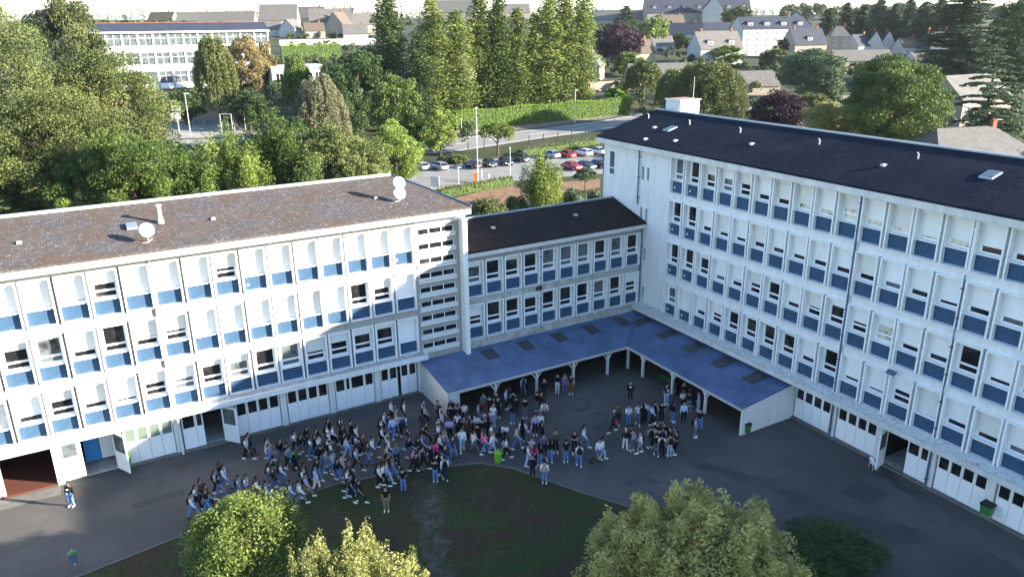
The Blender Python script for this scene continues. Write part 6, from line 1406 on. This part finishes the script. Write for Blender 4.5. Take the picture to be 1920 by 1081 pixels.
# yard furniture
def bin_(label, x, y, mat, z0=0.0, lid=None, w_=.28, hh=.75, rz=0.0, wallhung=False):
    e = tag(empty('litter_bin', (x, y, z0), rz), label, 'litter bin'); b = MB()
    b.hexa([(-w_*.8, -w_*.8, 0), (w_*.8, -w_*.8, 0), (w_*.8, w_*.8, 0), (-w_*.8, w_*.8, 0)], [(-w_, -w_, hh), (w_, -w_, hh), (w_, w_, hh), (-w_, w_, hh)]); b.build('body', M[mat], e)
    b = MB(); b.hexa([(-w_*1.1, -w_*1.1, hh), (w_*1.1, -w_*1.1, hh), (w_*1.1, w_*1.1, hh), (-w_*1.1, w_*1.1, hh)], [(-w_*1.05, -w_*1.0, hh+.08), (w_*1.05, -w_*1.0, hh+.08), (w_*1.0, w_*1.0, hh+.15), (-w_*1.0, w_*1.0, hh+.15)]); b.build('lid', M[lid or mat], e)
    return e
P = at(934, 866); bin_('lime green litter bin standing at the lawn corner beside the crowd', P.x, P.y, 'lime', rz=.3, w_=.20, hh=.68)
bin_('lime green litter bin on the sunlit left wall, by the open glazed door', jx(1)+.28, -.34, 'lime', .30, w_=.24, hh=.62)
P = at(1399, 812); bin_('dark green litter bin at the end wall of the walkway', P.x, P.y, 'green', .15, 'black', w_=.24, hh=.6)
P = at(1848, 975); bin_('green litter bin with black lid hanging on the right wing wall', XR-.32, P.y, 'green', .5, 'black', w_=.30, hh=.62)
P = at(141, 1062); e = tag(empty('litter_bin', (P.x, P.y, 0)), 'litter bin with green hood on a short post, at bottom left', 'litter bin')
b = MB(); b.tube((0, 0, .35), (0, 0, .88), .17, .21, 14); b.build('body', M['pipe'], e); b = MB(); b.tube((0, 0, .88), (0, 0, .93), .23, .23, 14); b.tube((0, 0, .93), (0, 0, 1.04), .22, .10, 14); b.build('lid', M['green'], e); b = MB(); b.tube((0, 0.2, 0), (0, 0.2, 1.0), .035, .035, 6); b.build('post', M['lamp'], e)
# rack and mat by the open door of the right wing
px_, py_ = XR-1.0, -3.33-kx(6)-.55
e = tag(empty('chair', (px_, py_, 0.0), 1.2), 'white metal chair standing at the open door of right wing', 'chair')
b = MB(); b.box(-.22, .22, -.2, .2, .43, .46); b.build('seat', M['sign'], e); b = MB(); b.box(-.22, .22, .18, .21, .62, .88); b.build('backrest', M['sign'], e)
for sx in (-.2, .2):
    for sy in (-.18, .18): b = MB(); b.tube((sx, sy, 0), (sx, sy, .43 if sy < 0 else .88), .018, .018, 6); b.build('leg', M['lamp'], e)
sheet('door_mat', [(XR-1.7, py_+.9), (XR-.3, py_+.9), (XR-.3, py_-1.2), (XR-1.7, py_-1.2)], 0.008, M['wet'])
# bench and boxes under the walkway
P = at(1245, 722); e = tag(empty('bench', (P.x+.4, P.y, 0), -math.pi/2), 'green bench under the right arm of the covered walkway', 'bench'); b = MB(); b.box(-.9, .9, -.2, .2, .42, .47); b.build('seat', M['green'], e); b = MB(); b.box(-.9, .9, .2, .24, .1, .42); b.build('back_panel', M['green'], e)
for s in (-.8, .8): b = MB(); b.box(s-.04, s+.04, -.18, .18, 0, .42); b.build('leg', M['green'], e)
P = at(1264, 726); b = MB(); b.ball((0, 0, .15), .26, .2, .15); b.tube((-.1, 0, .25), (.1, 0, .3), .03, .03, 5); tag(b.build('bag', plain('yellow_bag', (.45, .38, .03), .7), None, (P.x+.2, P.y, 0)), 'yellow bag on the ground beside the green bench', 'bag')
def speaker(label, u, v):
    P = at(u, v); e = tag(empty('loudspeaker', (P.x, P.y, 0)), label, 'loudspeaker'); b = MB(); b.box(-.25, .25, -.22, .22, 0, .95); b.hexa([(-.25, -.22, .95), (.25, -.22, .95), (.25, .22, .95), (-.25, .22, .95)], [(-.2, -.18, 1.05), (.2, -.18, 1.05), (.2, .18, 1.05), (-.2, .18, 1.05)]); b.build('cabinet', M['black'], e)
    b = MB(); b.tube((-.27, 0, .35), (-.24, 0, .35), .16, .16, 12); b.build('grille', M['pipe'], e)
speaker('black box standing by a walkway post, right arm', 1268, 738); speaker('black box behind a walkway post, left arm', 992, 738)
P = at(1109, 868); b = MB(); b.ball((0, 0, .2), .22, .16, .22, 8, 6); b.tube((-.08, 0, .38), (.08, 0, .46), .02, .02, 5); tag(b.build('bag', M['black'], None, (P.x, P.y, 0)), 'black bag on asphalt beside the person in white top and shorts', 'bag')
# tree guard on the lawn
P = at(1050, 1026); e = tag(empty('tree_stakes', (P.x, P.y, .03)), 'thin wooden tree stakes standing on the dark lawn', 'tree stake')
for s in (-.25, .25): b = MB(); b.tube((s, 0, 0), (s, 0, 1.5), .03, .03, 6); b.build('stake', M['bark'], e)
b = MB(); b.tube((-.27, 0, 1.2), (.27, 0, 1.2), .025, .025, 6); b.build('crossbar', M['bark'], e)
# walkway floor, patches, worn path, damp streaks
sheet('walkway_floor', [(0.15, -5.05), (XI+.5, -5.05), (XI+.5, YE+.16), (XR, YE+.16), (XR, 0), (0.15, 0)], 0.005, noisy('brown_asphalt', (0.075, 0.062, 0.050), (0.058, 0.05, 0.042), 1, .9))
def blob(name, pts, z, mat, seed=0, jag=0.18, n=6):
    rg = random.Random(seed); P = [Vector((p[0], p[1], 0)) for p in pts]; out = []
    for i in range(len(P)):
        a, c = P[i], P[(i+1) % len(P)]; L_ = (c-a).length; nr = Vector((-(c-a).y, (c-a).x, 0)).normalized() if L_ > 0 else Vector((0, 0, 0))
        for k in range(n): t = k/n; out.append(a.lerp(c, t)+nr*rg.uniform(-jag, jag)*min(1, L_*.5))
    return sheet(name, [(p.x, p.y) for p in out], z, mat)
def pxs(*q): return [tuple(at(u, v))[:2] for u, v in q]
blob('damp_patch', pxs((1435, 905), (1500, 925), (1560, 950), (1640, 975), (1720, 990), (1745, 1015), (1700, 1020), (1620, 1000), (1540, 968), (1480, 945)), .006, M['wet'], 1, .25)
blob('damp_patch', pxs((1290, 862), (1340, 872), (1420, 893), (1440, 902), (1400, 902), (1330, 884), (1300, 876)), .006, M['wet'], 2, .18)
blob('damp_patch', pxs((1195, 890), (1240, 903), (1230, 908), (1196, 897)), .006, M['wet'], 3, .1)
blob('damp_patch', pxs((1075, 768), (1098, 762), (1100, 752), (1084, 748), (1090, 744), (1107, 752), (1104, 768), (1080, 774)), .006, M['wet'], 4, .06)
blob('damp_patch', pxs((1110, 772), (1135, 771), (1140, 777), (1115, 777)), .006, M['wet'], 5, .06)
blob('damp_patch', pxs((1110, 822), (1150, 818), (1200, 828), (1215, 838), (1160, 842), (1115, 836)), .006, M['wet'], 6, .2)
blob('damp_patch', pxs((1640, 880), (1700, 905), (1800, 950), (1830, 980), (1760, 950), (1690, 920)), .006, M['wet'], 7, .2)
blob('damp_patch', pxs((200, 1008), (222, 1004), (224, 1012), (208, 1015)), .006, M['wet'], 8, .05)
blob('damp_patch', pxs((240, 899), (280, 892), (285, 898), (246, 905)), .006, M['wet'], 9, .05)
blob('red_patch', pxs((325, 868), (350, 864), (356, 876), (330, 882)), .006, noisy('reddish_asphalt', (.10, .055, .045), (.085, .06, .055), 2), 10, .04)
blob('red_patch', pxs((138, 920), (156, 916), (158, 930), (142, 932)), .006, noisy('reddish_asphalt', (.11, .065, .055), (.09, .065, .06), 2), 11, .04)
blob('worn_path', pxs((775, 890), (800, 884), (822, 900), (832, 950), (838, 1000), (850, 1090), (790, 1090), (788, 1020), (782, 950)), .034, M['path'], 12, .35)
sheet('door_step', [(-31, -1.3), (jx(0)-.1, -1.3), (jx(0)-.1, -0.1), (-31, -0.1)], 0.012, M['kerb'])
rgp = random.Random(4); PA = noisy('patched_asphalt', (0.050, 0.048, 0.050), (0.066, 0.063, 0.064), 2, .9); PB = noisy('older_asphalt', (0.10, 0.095, 0.093), (0.082, 0.078, 0.077), 1, .9)
for (x, y, lx, ly, a, mm) in ((10, -12, 3.2, 1.3, .2, PA), (14, -22, 5, 1.1, -.5, PB), (18, -27, 2.2, 2.0, .1, PA), (-20, -5, 3.0, .8, .05, PA), (-13, -3.2, 6, .6, .02, PB), (8.5, -20, 1.6, 1.2, .7, PB), (19.6, -33, 1.2, 6, 0, PB), (3, -8.3, 2.6, 1, .3, PB), (-27, -7, 2.5, 1.5, .4, PB)):
    c_, s__ = math.cos(a), math.sin(a); sheet('asphalt_patch', [(x+dx*c_-dy*s__, y+dx*s__+dy*c_) for dx, dy in ((-lx/2, -ly/2), (lx/2, -ly/2), (lx/2, ly/2), (-lx/2, ly/2))], 0.003, mm)
def crack(x, y, a, L_, seed):
    r = random.Random(seed); pts = [(x, y)]
    for k in range(int(L_/0.5)): a += r.uniform(-.35, .35); x += math.cos(a)*.5; y += math.sin(a)*.5; pts.append((x, y))
    vs = []; 
    for k, (px__, py__) in enumerate(pts): w__ = .018+.012*r.random(); vs += [(px__, py__-w__, .007), (px__, py__+w__, .007)]
    b = MB(); b.add(vs, [(2*k, 2*k+2, 2*k+3, 2*k+1) for k in range(len(pts)-1)]); b.build('asphalt_crack', M['wet'])['kind'] = 'structure'
for q in ((6, -19, .3, 12, 1), (-25, -3, .1, 9, 2), (-14, -6, -.2, 8, 3), (10, -10, -.9, 8, 4), (15, -30, -1.2, 9, 5), (-30, -8, .2, 7, 6), (16, -20, -.6, 7, 7)): crack(*q)
# the grass of the lawn as short blades near the edge
rg = np.random.default_rng(5); n = 26000; xx = rg.uniform(-30, 14, n); yy = rg.uniform(-36, -9, n)
ok = np.array([on_lawn(a, c) for a, c in zip(xx, yy)]); xx = xx[ok]; yy = yy[ok]; n = len(xx)
o = link('lawn_grass', leaf_cloud('lawn_grass', np.stack([xx, yy, np.full(n, .05)], 1), np.tile([0, 0, .3], (n, 1)), rg.uniform(.04, .13, n), rg.random(n), rg, leafmat('lawn_blades', (.022, .036, .010), (.055, .075, .022)))); o['kind'] = 'stuff'

# ================================================================ FAR WOODS AND SKYLINE
def spr(i, u, vb, vt, w_): T('spruce_tree', lab_sp[i], 'spruce', u, vb, vt, w_, 'spruce' if i % 3 else 'conifer', 'spruce', 63+i % 3, 0.45, 1.0, 'dark conifers behind the cottages at upper right')
spq = [(1548, 98, 14, 60), (1580, 96, 4, 66), (1610, 96, 10, 62), (1640, 92, -2, 66), (1668, 92, 6, 60), (1696, 94, -6, 70), (1724, 96, 2, 64), (1750, 98, -10, 70), (1600, 90, 20, 70), (1660, 88, 18, 70), (1712, 88, 16, 76), (1770, 104, 24, 60)]
lab_sp = ['dark conifer of the wood, leftmost, right of beige houses', 'second dark conifer of the wood from the left', 'dark conifer of the wood directly over the low dark cottage', 'dark conifer of the wood over the twin gables, taller', 'dark conifer of the wood right above second twin gable',
          'tall dark conifer of the wood above the brown roofed cottage', 'dark conifer of the wood left of the steep roofed stone house', 'tallest dark conifer of the wood, touching the top of the picture', 'bushier conifer filling the wood behind low dark cottage', 'bushier conifer filling the wood behind twin gables', 'bushier conifer filling the wood above small white bungalow', 'short dark conifer next to the tall dark spruce']
for i, q in enumerate(spq): spr(i, *q)
def belt(name, segs, seed, mat='far', leaf=1.5):
    rg = np.random.default_rng(seed); cs_ = []; rs = []
    for (u0, v0, u1, v1, vt, dens) in segs:
        P, Q = at(u0, v0), at(u1, v1); n = int((Q-P).length/7*dens)
        for k in range(n):
            p = P.lerp(Q, rg.random()); p = Vector((p.x+rg.normal()*5, p.y+rg.normal()*8, 0)); z = h(p.x, p.y); hh = max(4, tall((p.x, p.y, z), vt)*rg.uniform(.65, 1.05))
            r = min(7, hh*.42)
            for q in range(5): cs_.append([p.x+rg.normal()*r*.5, p.y+rg.normal()*r*.5, z+hh*rg.uniform(.25, .8)]); rs.append(r*rg.uniform(.35, .6))
    a = clumps(rg, np.array(cs_), np.array(rs), 42, leaf, .9); o = link(name, leaf_cloud(name, a[0], a[1], a[2], a[3], rg, F[mat])); o['kind'] = 'stuff'; return o
belt('distant_woods', [(-100, 60, 480, 58, 36, 2.2), (440, 44, 760, 42, 26, 1.5), (-100, 34, 500, 34, 12, 1.6), (500, 30, 1000, 28, 14, 1.3), (1000, 28, 1500, 26, 10, 1.3), (1450, 40, 2000, 30, 4, 1.6)], 21, 'far', 2.6)
belt('garden_greenery', [(480, 125, 760, 125, 100, 3), (1110, 135, 1240, 132, 112, 2.5), (1180, 95, 1500, 95, 80, 2.0), (1580, 118, 1800, 114, 98, 1.6), (250, 50, 760, 50, 36, 2.0), (480, 100, 760, 100, 80, 2.5), (1100, 60, 1300, 58, 40, 2.0), (1100, 105, 1300, 102, 84, 2.0), (1230, 130, 1500, 128, 112, 2.5), (1380, 150, 1600, 145, 124, 2.5), (1160, 170, 1420, 165, 148, 2.2), (1600, 170, 1800, 165, 140, 2.2), (1780, 190, 1930, 185, 160, 1.6), (1460, 190, 1620, 185, 160, 2.2), (250, 60, 500, 60, 42, 1.0), (480, 75, 700, 75, 62, 1.2), (1100, 80, 1240, 76, 58, 1.2), (1230, 112, 1300, 112, 92, 1.3), (1390, 60, 1440, 60, 40, 1), (1120, 160, 1190, 165, 148, 1.2), (1460, 125, 1620, 120, 104, 1.6), (1560, 140, 1700, 135, 112, 1.6), (1700, 150, 1800, 150, 122, 1.5), (1380, 100, 1480, 98, 82, 1.0), (1550, 60, 1800, 60, 20, 1.6)], 22, 'far', 0.9)
belt('undergrowth', [(1180, 235, 1420, 235, 190, 3), (1400, 215, 1600, 210, 175, 3), (1560, 250, 1800, 250, 200, 2.4), (1720, 290, 1930, 290, 255, 1.6), (760, 260, 860, 258, 225, 2), (560, 190, 860, 190, 140, 3), (0, 330, 330, 330, 250, 3), (320, 200, 620, 196, 172, 2.2), (560, 250, 790, 250, 205, 2.6), (580, 290, 720, 300, 250, 2.4), (300, 330, 700, 320, 285, 3.0), (100, 340, 420, 340, 290, 3.0), (640, 205, 860, 205, 170, 2.4), (540, 215, 700, 215, 180, 2.4), (820, 215, 1000, 208, 190, 2.0), (700, 300, 800, 300, 262, 1.6), (1180, 205, 1400, 205, 180, 2.0), (1400, 235, 1560, 235, 205, 2.0), (1720, 235, 1800, 235, 200, 1.8)], 23, 'dark', 0.6)

# ================================================================ HAZE
hz = MB(); hz.box(-2600, 4100, -900, 4800, -1.5, 95)
HZ = bpy.data.materials.new('haze'); HZ.use_nodes = True; hn = HZ.node_tree
hn.nodes.remove(hn.nodes['Principled BSDF']); hv = hn.nodes.new('ShaderNodeVolumePrincipled'); hv.inputs['Color'].default_value = (0.85, 0.92, 1.0, 1)
hv.inputs['Density'].default_value = 0.00004; hv.inputs['Anisotropy'].default_value = 0.2
hn.links.new(hv.outputs[0], hn.nodes['Material Output'].inputs['Volume'])
ho = hz.build('haze', HZ); ho['kind'] = 'stuff'
